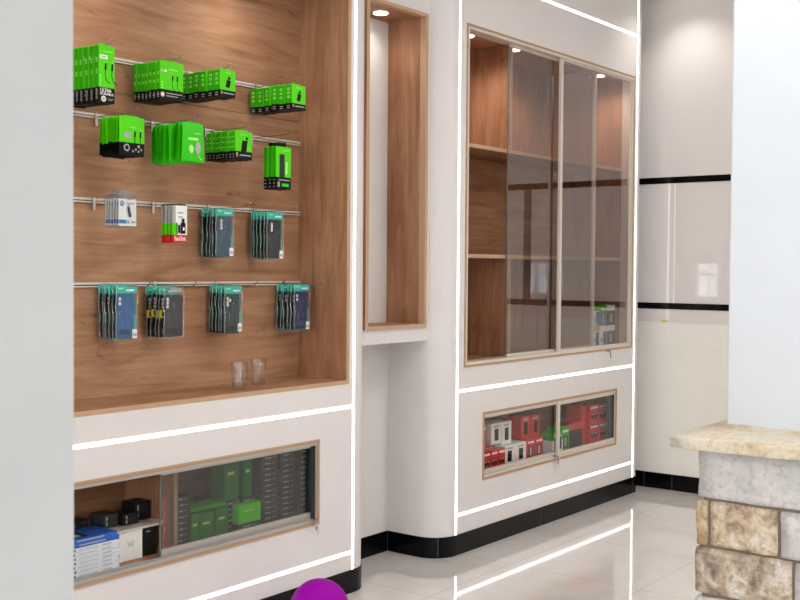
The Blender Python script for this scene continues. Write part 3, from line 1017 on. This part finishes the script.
# ------------------------------------------------------------------ tall glass cabinet
def frame_rect(mb, x0, x1, z0, z1, tw, y0, y1, k):
    mb.box(x0, x0 + tw, y0, y1, z0, z1, k); mb.box(x1 - tw, x1, y0, y1, z0, z1, k)
    mb.box(x0 + tw, x1 - tw, y0, y1, z0, z0 + tw, k); mb.box(x0 + tw, x1 - tw, y0, y1, z1 - tw, z1, k)

def sliding_door(root, x0, x1, z0, z1, y, gk, left_stile, right_stile, rail, label, sk='alu', edge=True):
    t = bpy.data.objects.new('sliding_door', None); COL.objects.link(t); t.parent = root
    t.location = Vector(((x0 + x1) / 2, y, z0)) - Vector(root.location)
    t['label'] = label
    xa, xb_ = x0 + left_stile, x1 - right_stile
    part(MB().rect(xa, xb_, z0 + rail, z1 - .012, y + .003, gk), 'glass_pane', t)
    mb = MB()
    if left_stile:
        mb.box(x0, x0 + left_stile, y - .004, y + .010, z0, z1, sk)
    elif edge:
        mb.box(x0 - .0045, x0, y, y + .005, z0, z1, 'glass_edge')
    if right_stile:
        mb.box(x1 - right_stile, x1, y - .004, y + .010, z0, z1, sk)
    mb.box(xa, xb_, y - .004, y + .010, z0, z0 + rail, sk)
    mb.box(xa, xb_, y - .003, y + .009, z1 - .012, z1, sk)
    part(mb, 'door_frame', t)
    return t

def key(x, y, z, label):
    mb = MB()
    mb.tube([(x, y + .006, z), (x, y - .020, z)], .007, 'steel', 12)
    mb.box(x - .002, x + .002, y - .028, y - .018, z - .012, z + .004, 'steel')
    mb.bbox(x - .009, x + .007, y - .029, y - .026, z - .040, z - .008, 'steel', .003)
    mb.bbox(x - .002, x + .010, y - .033, y - .030, z - .060, z - .022, 'alu', .003)
    tag(mb.build('key', None, (x, y, z)), label, 'key', 'keys in the cabinet locks')

CD = .40
c2 = thing('display_cabinet', 'tall oak cabinet with sliding tinted glass doors on the right display wall', 'display cabinet', (5.37, .2, CAB2[2]))
x0, x1, z0, z1 = CAB2
mb = MB(); frame_rect(mb, x0, x1, z0, z1, .011, -.004, .05, 'edge_dark')
frame_rect(mb, x0 + .0005, x1 - .0005, z0 + .0005, z1 - .0005, .0042, -.005, -.004, 'edge')
part(mb, 'wood_frame', c2)
mb = MB(); frame_rect(mb, x0 + .011, x1 - .011, z0 + .011, z1 - .011, .014, -.002, .07, 'alu')
part(mb, 'sliding_track', c2, 'champagne aluminium sliding track')
xi0, xi1, zi0, zi1 = x0 + .02, x1 - .02, z0 + .018, z1 - .012
mb = MB()
mb.box(xi0, xi1, CD, CD + .012, 2.02, zi1, 'wood_z2'); mb.box(xi0, xi1, CD, CD + .012, 1.465, 2.02, 'wood_x2'); mb.box(xi0, xi1, CD, CD + .012, zi0, 1.465, 'wood_z2')
part(mb, 'back_panel', c2)
part(MB().box(xi1, xi1 + .014, .07, CD + .012, zi0 - .01, zi1 + .01, 'wood_z2'), 'side_panel', c2)
part(MB().box(xi0 - .014, xi0, .07, CD + .012, zi0 - .01, zi1 + .01, 'wood_z2'), 'side_panel', c2)
part(MB().box(xi0, xi1, .05, CD, zi1, zi1 + .012, 'wood_x2'), 'top_board', c2)
part(MB().box(xi0, xi1, .05, CD, zi0 - .012, zi0, 'wood_x2'), 'bottom_board', c2)
for z in (2.026, 1.472):
    mb = MB().box(xi0, xi1, .072, CD, z - .019, z, 'wood_x2'); mb.box(xi0, xi1, .070, .072, z - .019, z, 'edge')
    part(mb, 'shelf', c2)
for x in (4.968, 5.912):
    for (a, b_) in ((2.026, zi1), (zi0, 1.453)):
        mb = MB().box(x, x + .018, .072, CD, a, b_, 'wood_z2'); mb.box(x, x + .018, .070, .072, a, b_, 'edge')
        part(mb, 'divider', c2)
for x in (4.655, 5.098, 6.080):
    downlight(c2, x, .135, zi1, .034)
for x in (4.72, 5.44, 6.09):
    spot(x, .15, zi1 - .012, 9.0, 150)
sliding_door(c2, 4.905, 5.872, z0 + .012, z1 - .024, .042, 'glass', .0, .03, .026, 'left sliding door of tinted glass', 'alu')
sliding_door(c2, 5.392, x1 - .022, z0 + .012, z1 - .024, .012, 'glass', .026, .012, .022, 'right sliding door of tinted glass', 'alu')
key(5.955, -.002, .914, 'small key hanging from the lock below the tall glass cabinet')

# packs on the cabinet's bottom shelf at the right
def small_pack(x, z, wd, h, y, d, cols, label, fmt):
    mb = MB()
    n = len(cols)
    for i, (f0, f1, k) in enumerate(cols):
        mb.bbox(x, x + wd, y, y + d, z + h * f0, z + h * f1, k, .001)
    if fmt == 'phone':
        mb.bbox(x + wd * .32, x + wd * .68, y - .003, y, z + h * .16, z + h * .72, 'ink', .002)
        mb.rect(x + wd * .2, x + wd * .8, z + h * .80, z + h * .88, y - .0006, 'silverink')
    elif fmt == 'cans':
        for u in (.30, .68):
            mb.disc(x + wd * u, z + h * .42, wd * .17, y - .0008, 'ink', 14, h * .17)
            mb.disc(x + wd * u, z + h * .50, wd * .09, y - .0012, 'silverink', 12, h * .06)
        mb.rect(x + wd * .1, x + wd * .9, z + h * .80, z + h * .90, y - .0006, 'paper')
    elif fmt == 'window':
        mb.rect(x + wd * .2, x + wd * .8, z + h * .10, z + h * .62, y - .0006, 'dark')
        mb.rect(x + wd * .35, x + wd * .62, z + h * .16, z + h * .56, y - .0009, 'silverink')
        mb.rect(x + wd * .12, x + wd * .88, z + h * .76, z + h * .86, y - .0006, 'paper')
    elif fmt == 'blue':
        mb.rect(x + wd * .5, x + wd * .95, z + h * .05, z + h * .7, y - .0006, 'slateblue')
        mb.disc(x + wd * .3, z + h * .3, wd * .16, y - .0006, 'teal', 12)
    return mb.build('gadget_box', None, (x + wd / 2, y + d / 2, z)), label

for r, z in ((0, zi0 + .0008), (1, zi0 + .125)):
    rowname = ('bottom', 'upper')[r]
    o, _ = small_pack(5.945, z, .092, .122, .09, .05, [(0, .74, 'paper'), (.74, 1, 'green2' if r else 'silverink')], '', 'blue')
    tag(o, 'white and green gadget box, left in %s row inside the tall cabinet' % rowname, 'box', 'small boxes in the tall cabinet')
    o, _ = small_pack(6.043, z, .092, .122, .09, .05, [(0, .70, 'slateblue' if r else 'paper'), (.70, 1, 'green2' if r else 'paper')], '', 'window' if r else 'blue')
    tag(o, '%s gadget box, middle of %s row inside the tall cabinet' % (('white and blue', 'blue and green')[r], rowname), 'box', 'small boxes in the tall cabinet')
    o, _ = small_pack(6.141, z, .105, .122, .09, .05, [(0, .72, 'dark' if r else 'slateblue'), (.72, 1, 'paper')], '', 'window')
    tag(o, '%s gadget box with pale top, right in %s row inside the tall cabinet' % (('blue', 'dark')[r], rowname), 'box', 'small boxes in the tall cabinet')

# ------------------------------------------------------------------ low cabinets
def low_cabinet(dims, label, xi0, xi1, ih, tintname, track='silver'):
    x0, x1, z0, z1 = dims
    c = thing('display_cabinet', label, 'display cabinet', ((x0 + x1) / 2, .2, z0))
    mb = MB(); frame_rect(mb, x0, x1, z0, z1, .013, -.004, .05, 'edge_dark')
    frame_rect(mb, x0 + .0005, x1 - .0005, z0 + .0005, z1 - .0005, .0045, -.005, -.004, 'edge')
    part(mb, 'wood_frame', c)
    mb = MB()
    mb.box(x0 + .013, x1 - .013, -.001, .055, z0 + .013, z0 + .018, track)
    mb.box(x0 + .013, x1 - .013, -.001, .003, z0 + .018, z0 + .024, track); mb.box(x0 + .013, x1 - .013, .026, .029, z0 + .018, z0 + .024, track)
    mb.box(x0 + .013, x1 - .013, -.001, .055, z1 - .024, z1 - .013, track)
    mb.box(x1 - .018, x1 - .013, .0, .006, z0 + .018, z1 - .024, track); mb.box(x1 - .018, x1 - .013, .006, .055, z0 + .018, z1 - .024, 'rubber')
    part(mb, 'sliding_track', c, 'aluminium sliding track')
    zf = z0 + .013; zt = zf + .0008
    part(MB().box(xi0, xi1, .34, .352, zf, z1 + .03, 'wood_x2'), 'back_panel', c)
    part(MB().box(xi1, xi1 + .014, .055, .352, zf, z1 + .03, 'wood_z2'), 'side_panel', c)
    part(MB().box(xi0 - .014, xi0, .055, .352, zf, z1 + .03, 'wood_z2'), 'side_panel', c)
    part(MB().box(xi0, xi1, .055, .34, zf - .012, zf, 'wood_x2'), 'bottom_board', c)
    part(MB().box(xi0, xi1, .055, .34, z1 + .018, z1 + .03, 'wood_x2'), 'top_board', c)
    return c, zt

c1, zf1 = low_cabinet(CAB1, 'low cabinet with smoked glass sliding door, below the hanging packs', 1.58, 3.52, .3, 'x')
mb = MB().box(2.668, 2.686, .062, .34, zf1, CAB1[3] + .018, 'wood_z2'); mb.box(2.668, 2.686, .060, .062, zf1, CAB1[3] + .018, 'edge')
part(mb, 'divider', c1)
sliding_door(c1, 2.582, CAB1[1] - .022, CAB1[2] + .0245, CAB1[3] - .025, .030, 'glass_dark', .0, .0, .024, 'sliding door of smoked glass', 'silver')
key(3.350, -.002, .362, 'small key hanging from the lock of the left low cabinet')
# cord hanging just behind the glass's left edge
pts = [(2.618 + .004 * math.sin(k * 1.9), .058 + .004 * math.cos(k * 1.9), .545 - k * .0088) for k in range(21)]
mb = MB().tube(pts, [.0045 if k % 3 else .0065 for k in range(21)], 'gold', 6)
mb.tube([(2.618, .060, .545), (2.610, .058, .556), (2.620, .056, .566), (2.628, .058, .556), (2.620, .060, .546)], .0028, 'gold', 6)
tag(mb.build('twisted_cord', None, (2.618, .058, .369)), 'coppery twisted cord hanging behind the left edge of the smoked glass', 'cord')

# books in the open left part
bz = zf1
names = ['lowest', 'second from the bottom', 'third from the bottom', 'fourth from the bottom', 'fifth from the bottom', 'sixth from the bottom', 'topmost white']
for i in range(7):
    h = .0145; dx = random.uniform(-.003, .003)
    xa, xb_ = 2.20 + dx, 2.423 + dx
    if i == 0:
        t = None
    lab = 'white-spined book, %s in the stack under the blue books' % names[i]
    t = thing('book', lab, 'book', (2.31, .10, bz), 'white-spined books')
    mb = MB(); mb.box(xa, xb_, .062, .190, bz, bz + .0018, 'bookwhite'); mb.box(xa, xb_, .062, .190, bz + h - .0022, bz + h - .0004, 'bookwhite'); mb.box(xa, xb_, .060, .064, bz + .0012, bz + h - .0012, 'bookwhite')
    mb.rect(xa + .034, xa + .043, bz + .003, bz + .011, .0595, 'navy'); mb.rect(xa + .056, xa + .135, bz + .005, bz + .0085, .0595, 'silverink')
    mb.rect(xa + .150, xa + .19, bz + .004, bz + .0095, .0595, 'silverink')
    part(mb, 'cover', t)
    part(MB().box(xa + .003, xb_ - .003, .064, .187, bz + .0018, bz + h - .0022, 'page'), 'pages', t)
    bz += h
for i in range(2):
    h = .0145
    xa, xb_ = 2.195 - .006 * i, 2.420 - .006 * i
    t = thing('book', ('blue book lying under the topmost one on the white stack', 'blue book with a dark patterned cover, on top of the white stack')[i], 'book', (2.31, .10, bz), 'blue books')
    mb = MB(); mb.box(xa, xb_, .062, .190, bz, bz + .002, 'blue'); mb.box(xa, xb_, .062, .190, bz + h - .0024, bz + h - .0004, 'blue'); mb.box(xa, xb_, .060, .064, bz, bz + h - .0004, 'blue')
    mb.rect(xa + .06, xa + .17, bz + .006, bz + .010, .0595, 'silverink')
    if i:
        mb.add([(xa + .02, .08, bz + h), (xa + .12, .08, bz + h), (xa + .12, .17, bz + h), (xa + .02, .17, bz + h)], [(0, 1, 2, 3)], 'ink')
        mb.add([(xa + .06, .09, bz + h + .0002), (xa + .10, .09, bz + h + .0002), (xa + .10, .12, bz + h + .0002), (xa + .06, .12, bz + h + .0002)], [(0, 1, 2, 3)], 'silverink')
    part(mb, 'cover', t)
    part(MB().box(xa + .003, xb_ - .003, .064, .187, bz + .002, bz + h - .0024, 'page'), 'pages', t)
    bz += h
o = MB().bbox(2.458, 2.560, .105, .30, zf1, .4555, 'paper', .0015)
o.stroke([(2.494, .420), (2.500, .400), (2.507, .415), (2.514, .400), (2.520, .420)], .003, .1045, 'silverink')
tag(o.build('carton', None, (2.508, .2, zf1)), 'white carton with a small grey emblem, standing beside the books', 'carton')
o = MB().bbox(2.566, 2.628, .110, .30, zf1, .4555, 'boxblack', .0015); o.rect(2.580, 2.600, .436, .440, .1095, 'silverink')
tag(o.build('carton', None, (2.597, .2, zf1)), 'slim black carton standing between the white carton and the wood divider', 'carton')
tag(MB().bbox(2.430, 2.664, .098, .334, .4555, .4640, 'alu', .001).build('loose_shelf', None, (2.55, .21, .4555)), 'thin grey plank lying across the white and the black carton', 'shelf')
for (xa, xb_, ya, yb_, z, h, k, lab) in [(2.440, 2.505, .17, .25, .464, .048, 'boxgrey', 'dark grey small box on the grey plank, left of three'),
                                         (2.512, 2.580, .15, .22, .464, .042, 'boxblack', 'black small box on the grey plank, middle of three'),
                                         (2.588, 2.658, .18, .26, .464, .066, 'boxblack', 'black taller box on the grey plank against the wood divider')]:
    o = MB().bbox(xa, xb_, ya, yb_, z, z + h, k, .003); o.rect(xa + .008, xb_ - .012, z + h * .45, z + h * .6, ya - .0006, 'dark')
    o.rect(xa + .010, xa + .016, z + h * .2, z + h * .85, ya - .0006, 'silverink')
    tag(o.build('gadget_box', None, ((xa + xb_) / 2, (ya + yb_) / 2, z)), lab, 'box')
o = MB().bbox(2.30, 2.40, .20, .30, zf1, .50, 'boxblack', .003)
tag(o.build('gadget_box', None, (2.35, .25, zf1)), 'black box standing behind the book stack', 'box')

# stacked flat case boxes behind the smoked glass
CN = ['first', 'second', 'third', 'fourth', 'fifth', 'sixth', 'seventh', 'eighth', 'ninth', 'tenth', 'eleventh', 'twelfth', 'thirteenth', 'fourteenth']
def flat_box(x0, wd, y0, dp, h):
    mb = MB().bbox(-wd / 2, wd / 2, 0, dp, 0, h - .0008, 'boxgrey', .0008)
    mb.rect(-wd * .30, wd * .05, h * .36, h * .60, -.0005, 'silverink')
    mb.rect(wd * .14, wd * .30, h * .40, h * .56, -.0005, 'tan')
    return mb
def flat_column(x0, wd, y0, n, where, dp=.17, h=.0222, xj=.002):
    proto = None
    for i in range(n):
        loc = (x0 + wd / 2 + random.uniform(-xj, xj), y0 + random.uniform(0, .004), zf1 + i * h)
        lab = 'flat dark grey case box, %s from bottom, %s' % (CN[i], where)
        if proto is None:
            proto = flat_box(x0, wd, y0, dp, h).build('case_box'); proto.location = loc
            tag(proto, lab, 'case box', 'flat grey boxes behind the smoked glass')
        else:
            c = proto.copy(); COL.objects.link(c); c.location = loc; c['label'] = lab
flat_column(2.694, .062, .075, 9, 'narrow stack beside wood divider')
flat_column(2.965, .085, .105, 6, 'stack under the tall green box')
flat_column(3.056, .085, .105, 6, 'stack under the narrow green box')
flat_column(2.995, .125, .062, 2, 'pile under the bright green box', .040)
flat_column(3.150, .100, .09, 13, 'tall stack third from right')
flat_column(3.256, .100, .09, 13, 'tall stack second from right')
flat_column(3.362, .100, .09, 13, 'rightmost tall stack')
def gbox(x0, x1, y0, y1, z0, z1, lab, k='gcarton'):
    mb = MB().bbox(x0, x1, y0, y1, z0, z1, k, .002)
    mb.rect(x0 + (x1 - x0) * .2, x0 + (x1 - x0) * .7, z0 + (z1 - z0) * .62, z0 + (z1 - z0) * .70, y0 - .0006, 'limetext')
    mb.box(x0 + .0005, x1 - .0005, y0 + .0005, y1 - .0005, z1 - .001, z1 + .0006, k)
    tag(mb.build('gadget_box', None, ((x0 + x1) / 2, (y0 + y1) / 2, z0)), lab, 'box', 'green boxes behind the smoked glass')
zq = zf1 + 6 * .0222
gbox(2.972, 3.046, .115, .20, zq, zq + .160, 'tall green box standing on a short grey stack behind the smoked glass')
gbox(3.070, 3.115, .110, .17, zq, zq + .158, 'tall narrow green box right of the other tall green one')
gbox(2.998, 3.118, .062, .100, zf1 + .0444, zf1 + .118, 'bright green box lying in front of the two tall green boxes', 'green')
gbox(2.772, 2.815, .085, .17, zf1, zf1 + .118, 'slim green box on the cabinet floor, leftmost behind the smoked glass')
gbox(2.822, 2.890, .090, .18, zf1, zf1 + .112, 'green box on the cabinet floor, middle of the low green three')
gbox(2.895, 2.958, .080, .18, zf1, zf1 + .124, 'green box on the cabinet floor, right of the low green three')
mb = MB(); pl = [(0, 0), (.19, 0), (.19, .002), (0, .002)]
mb.bbox(2.775, 2.955, .09, .18, zf1 + .1245, zf1 + .140, 'green2', .003)
tag(mb.build('gadget_box', None, (2.865, .135, zf1 + .1245)), 'flat dark green box lying across the low green boxes', 'box', 'green boxes behind the smoked glass')

c3, zf3 = low_cabinet(CAB3, 'low glass cabinet of red and white boxes below the tall glass cabinet', 4.60, 6.30, .3, 'x', 'alu')
sliding_door(c3, CAB3[0] + .014, 5.452, CAB3[2] + .0245, CAB3[3] - .025, .028, 'glass_clear', .012, .018, .018, 'left sliding glass door')
sliding_door(c3, 5.392, CAB3[1] - .022, CAB3[2] + .0245, CAB3[3] - .025, .008, 'glass_clear', .022, .0, .018, 'right sliding glass door', 'alu', False)
key(5.345, -.002, .362, 'small key hanging from the lock below the low cabinet of red boxes')
RED = [(0, .72, 'dark'), (.72, 1, 'red')]
RED2 = [(0, .06, 'red'), (.06, .70, 'red'), (.70, 1, 'red')]
WH = [(0, 1, 'paper')]
GR = [(0, .62, 'paper'), (.62, 1, 'green2')]
G3 = [(0, 1, 'green2')]
items = [
    (4.735, zf3, .066, .104, .066, .06, RED2, 'cans', 'small red box in the front row, leftmost of three'),
    (4.806, zf3, .066, .104, .066, .06, RED2, 'cans', 'small red box in the front row, middle of three'),
    (4.877, zf3, .066, .104, .066, .06, RED2, 'cans', 'small red box in the front row, rightmost of three'),
    (4.800, zf3, .072, .115, .140, .10, RED2, 'window', 'red box behind the front row at the left, lower one'),
    (4.800, zf3 + .116, .072, .112, .140, .10, RED2, 'window', 'red box behind the front row at the left, upper one'),
    (4.968, zf3, .112, .105, .090, .12, WH, 'phone', 'white box with black device, lower left of the white ones'),
    (5.084, zf3, .112, .105, .090, .12, WH, 'phone', 'white box with black device, lower right of the white ones'),
    (4.905, zf3 + .116, .098, .112, .130, .10, WH, 'phone', 'white box with black device, upper left of the white ones'),
    (5.007, zf3 + .1055, .098, .122, .130, .08, WH, 'phone', 'white box with black device, upper right of the white ones'),
    (4.878, zf3, .084, .115, .150, .10, RED2, 'window', 'red box behind the front row, right beside the white boxes'),
    (5.220, zf3, .086, .112, .100, .12, RED2, 'window', 'red box left of the middle stile, lower left of four'),
    (5.310, zf3, .086, .112, .100, .12, RED2, 'window', 'red box left of the middle stile, lower right of four'),
    (5.200, zf3 + .113, .092, .122, .125, .09, RED2, 'phone', 'red box left of the middle stile, upper left of four'),
    (5.305, zf3 + .113, .092, .122, .125, .09, RED2, 'phone', 'red box left of the middle stile, upper right of four'),
    (5.470, zf3, .055, .118, .080, .10, GR, 'phone', 'white and green box just right of the middle stile'),
    (5.530, zf3, .055, .118, .080, .10, GR, 'phone', 'white and green box, second right of the middle stile'),
    (5.592, zf3, .085, .138, .090, .10, G3, 'window', 'bright green box right of the white and green ones'),
    (5.700, zf3, .085, .140, .110, .10, RED, 'none', 'dark box with red lid band, left of two beside the green box'),
    (5.790, zf3, .085, .140, .110, .10, RED, 'none', 'dark box with red lid band, right of two near the green box'),
    (5.885, zf3, .060, .226, .125, .10, RED2, 'none', 'tall plain red box left of the four red boxes'),
    (5.950, zf3, .112, .112, .100, .12, RED2, 'cans', 'red box at the low cabinet\'s right end, lower left of four'),
    (6.067, zf3, .112, .112, .100, .12, RED2, 'cans', 'red box at the low cabinet\'s right end, lower right of four'),
    (5.950, zf3 + .113, .112, .116, .100, .12, RED2, 'cans', 'red box at the low cabinet\'s right end, upper left of four'),
    (6.067, zf3 + .113, .112, .116, .100, .12, RED2, 'cans', 'red box at the low cabinet\'s right end, upper right of four'),
]
for (x, z, wd, h, y, d, cols, fmt, lab) in items:
    o, _ = small_pack(x, z, wd, h, y, d, cols, '', fmt)
    tag(o, lab, 'box', 'boxes in the low right cabinet')

# ------------------------------------------------------------------ pillars in the foreground
o = MB().box(.40, .912, -1.77, -1.25, 0, CEIL, 'pillar_shaded').build('wall_pillar', None, (.66, -1.5, 0))
struct(o)

sp = thing('stone_pillar', 'white plastered pillar on a rough stone base at the right edge', 'pillar', (3.13, -2.1, 0))
PX, PY0, PY1 = 2.87, -2.40, -1.852
part(MB().bbox(3.12, 3.46, -2.36, -1.833, .945, CEIL, 'pillar', .006), 'plaster_shaft', sp, 'smooth white shaft')
import bmesh
def rough_block(x0, x1, y0, y1, z0, z1, k, name, amp, r=.014, seed=0, label=None):
    bm = bmesh.new()
    vs = [bm.verts.new((x, y, z)) for x in (x0, x1) for y in (y0, y1) for z in (z0, z1)]
    for f in [(0, 1, 3, 2), (4, 6, 7, 5), (0, 4, 5, 1), (2, 3, 7, 6), (0, 2, 6, 4), (1, 5, 7, 3)]:
        bm.faces.new([vs[j] for j in f])
    bmesh.ops.subdivide_edges(bm, edges=bm.edges[:], cuts=9, use_grid_fill=True)
    from mathutils import noise as mn
    for v in bm.verts:
        p = v.co.copy()
        c = Vector((min(max(p.x, x0 + r), x1 - r), min(max(p.y, y0 + r), y1 - r), min(max(p.z, z0 + r), z1 - r)))
        d = p - c
        if d.length > 1e-6:
            p = c + d.normalized() * min(d.length, r)
        q = p * 14 + Vector((seed * 3.1, seed * 1.3, seed))
        v.co = p + Vector((mn.noise(q), mn.noise(q + Vector((9, 2, 5))), mn.noise(q + Vector((3, 8, 1))))) * amp
    mb = MB()
    bm.verts.index_update()
    mb.add([v.co[:] for v in bm.verts], [[v.index for v in f.verts] for f in bm.faces], k, True)
    bm.free()
    return part(mb, name, sp, label)
rough_block(2.80, 3.72, -2.47, -1.800, .919, .953, 'stone_cap', 'cap_stone', .004, .005, 1, 'sandstone slab')
part(MB().box(PX + .012, 3.63, PY0 + .012, PY1 - .012, 0, .921, 'mortar'), 'mortar_core', sp)
courses = [
    (.778, .913, [(PY0, PY1, 'stone_grey')]),
    (.649, .774, [(PY0, -2.076, 'stone_grey'), (-2.069, -1.886, 'stone_brown'), (-1.880, PY1 + .006, 'stone_ochre')]),
    (.518, .645, [(PY0, -2.116, 'stone_grey'), (-2.110, PY1 + .006, 'stone_dark')]),
    (.390, .510, [(PY0, -2.20, 'stone_brown'), (-2.19, -1.955, 'stone_ochre'), (-1.945, PY1 + .004, 'stone_grey')]),
    (.255, .382, [(PY0, -2.06, 'stone_dark'), (-2.05, PY1, 'stone_brown')]),
    (.130, .247, [(PY0, -2.16, 'stone_grey'), (-2.15, PY1, 'stone_ochre')]),
    (.002, .122, [(PY0, -2.03, 'stone_brown'), (-2.02, PY1 + .004, 'stone_grey')]),
]
sd = 3
for (a, b_, row) in courses:
    for (y0, y1, k) in row:
        sd += 1
        rough_block(PX, 3.65, y0, y1, a, b_, k, 'stone_block', .004, .008, sd)

# purple ball on the floor
bm = bmesh.new()
bmesh.ops.create_uvsphere(bm, u_segments=48, v_segments=32, radius=.112)
mb = MB(); bm.verts.index_update()
mb.add([(v.co.x, v.co.y, v.co.z) for v in bm.verts], [[v.index for v in f.verts] for f in bm.faces], 'purple', True)
bm.free()
ball = mb.build('ball', None)
ball.location = (3.083, -.283, .112)
tag(ball, 'round purple ball on the floor in front of the left display wall', 'ball')

# ------------------------------------------------------------------ ceiling lights added out of view to light the room
ci = 0
for cx, cy in [(a_, b_) for a_ in (-2.2, 2.5, 4.7) for b_ in (-1.9, -4.0, -6.4)] + [(.5, -6.4)]:  # lone last panel added to brighten the end wall
    if 1:
        t = thing('added_ceiling_light', 'added square white ceiling light panel, unseen above the shop floor', 'ceiling light', (cx, cy, CEIL), 'added ceiling light panels')
        mb = MB(); 
        for (a, b_, c, d) in ((-.32, -.30, -.32, .32), (.30, .32, -.32, .32), (-.30, .30, -.32, -.30), (-.30, .30, .30, .32)):
            mb.box(cx + a, cx + b_, cy + c, cy + d, CEIL - .03, CEIL, 'silver')
        part(mb, 'frame', t)
        part(MB().box(cx - .30, cx + .30, cy - .30, cy + .30, CEIL - .012, CEIL - .004, 'panel_light'), 'diffuser', t, 'lit white diffuser')
        area(cx, cy, CEIL - .035, .58, .58, 46 if cx < 0 else 15.5)
t = thing('recessed_spotlight', 'small recessed spotlight washing the top of the end wall', 'spotlight', (6.30, -.27, CEIL))
downlight(t, 6.30, -.27, CEIL - .0, .045)
spot(6.30, -.27, CEIL - .02, 14, 110)

# daylight
wd = bpy.data.worlds.new('daylight'); S.world = wd; wd.use_nodes = True
bg = wd.node_tree.nodes['Background']
bg.inputs[0].default_value = (0.86, 0.93, 1.0, 1); bg.inputs[1].default_value = 40.0
for (a, b_) in ys:
    # sky light entering through each pane opening
    l = bpy.data.lights.new('window_daylight', 'AREA'); l.shape = 'RECTANGLE'; l.size = WZ1 - WZ0; l.size_y = b_ - a; l.energy = 26; l.color = (.86, .93, 1)
    l.cycles.is_portal = True
    o = bpy.data.objects.new('window_daylight', l); COL.objects.link(o)
    o.location = (-4.12, (a + b_) / 2, (WZ0 + WZ1) / 2); o.rotation_euler = (0, -PI / 2, 0)

# ------------------------------------------------------------------ camera
f_px = 1101.39
yaw, pit, rol = math.radians(37.6154), math.radians(-1.676203), math.radians(.416947)
F = Vector((math.cos(yaw) * math.cos(pit), math.sin(yaw) * math.cos(pit), math.sin(pit)))
R0 = Vector((math.sin(yaw), -math.cos(yaw), 0)); U0 = R0.cross(F)
R = R0 * math.cos(rol) + U0 * math.sin(rol); U = U0 * math.cos(rol) - R0 * math.sin(rol)
cd = bpy.data.cameras.new('camera'); cam = bpy.data.objects.new('camera', cd); COL.objects.link(cam)
mw = Matrix((R, U, -F)).transposed().to_4x4(); mw.translation = Vector((0, -3.0315, 1.4))
cam.matrix_world = mw
cd.sensor_width = 36; cd.lens = f_px * 36 / 800; cd.clip_start = .05
cd.dof.use_dof = True; cd.dof.focus_distance = 5.0; cd.dof.aperture_fstop = 9.0
S.camera = cam

S.view_settings.view_transform = 'Standard'
S.view_settings.look = 'None'
S.view_settings.exposure = 0.10
S.view_settings.gamma = 1.0
S.view_settings.use_curve_mapping = False
S.cycles.use_denoising = True
S.cycles.caustics_reflective = True
S.cycles.max_bounces = 10
S.cycles.transparent_max_bounces = 40
S.cycles.sample_clamp_indirect = 6.0
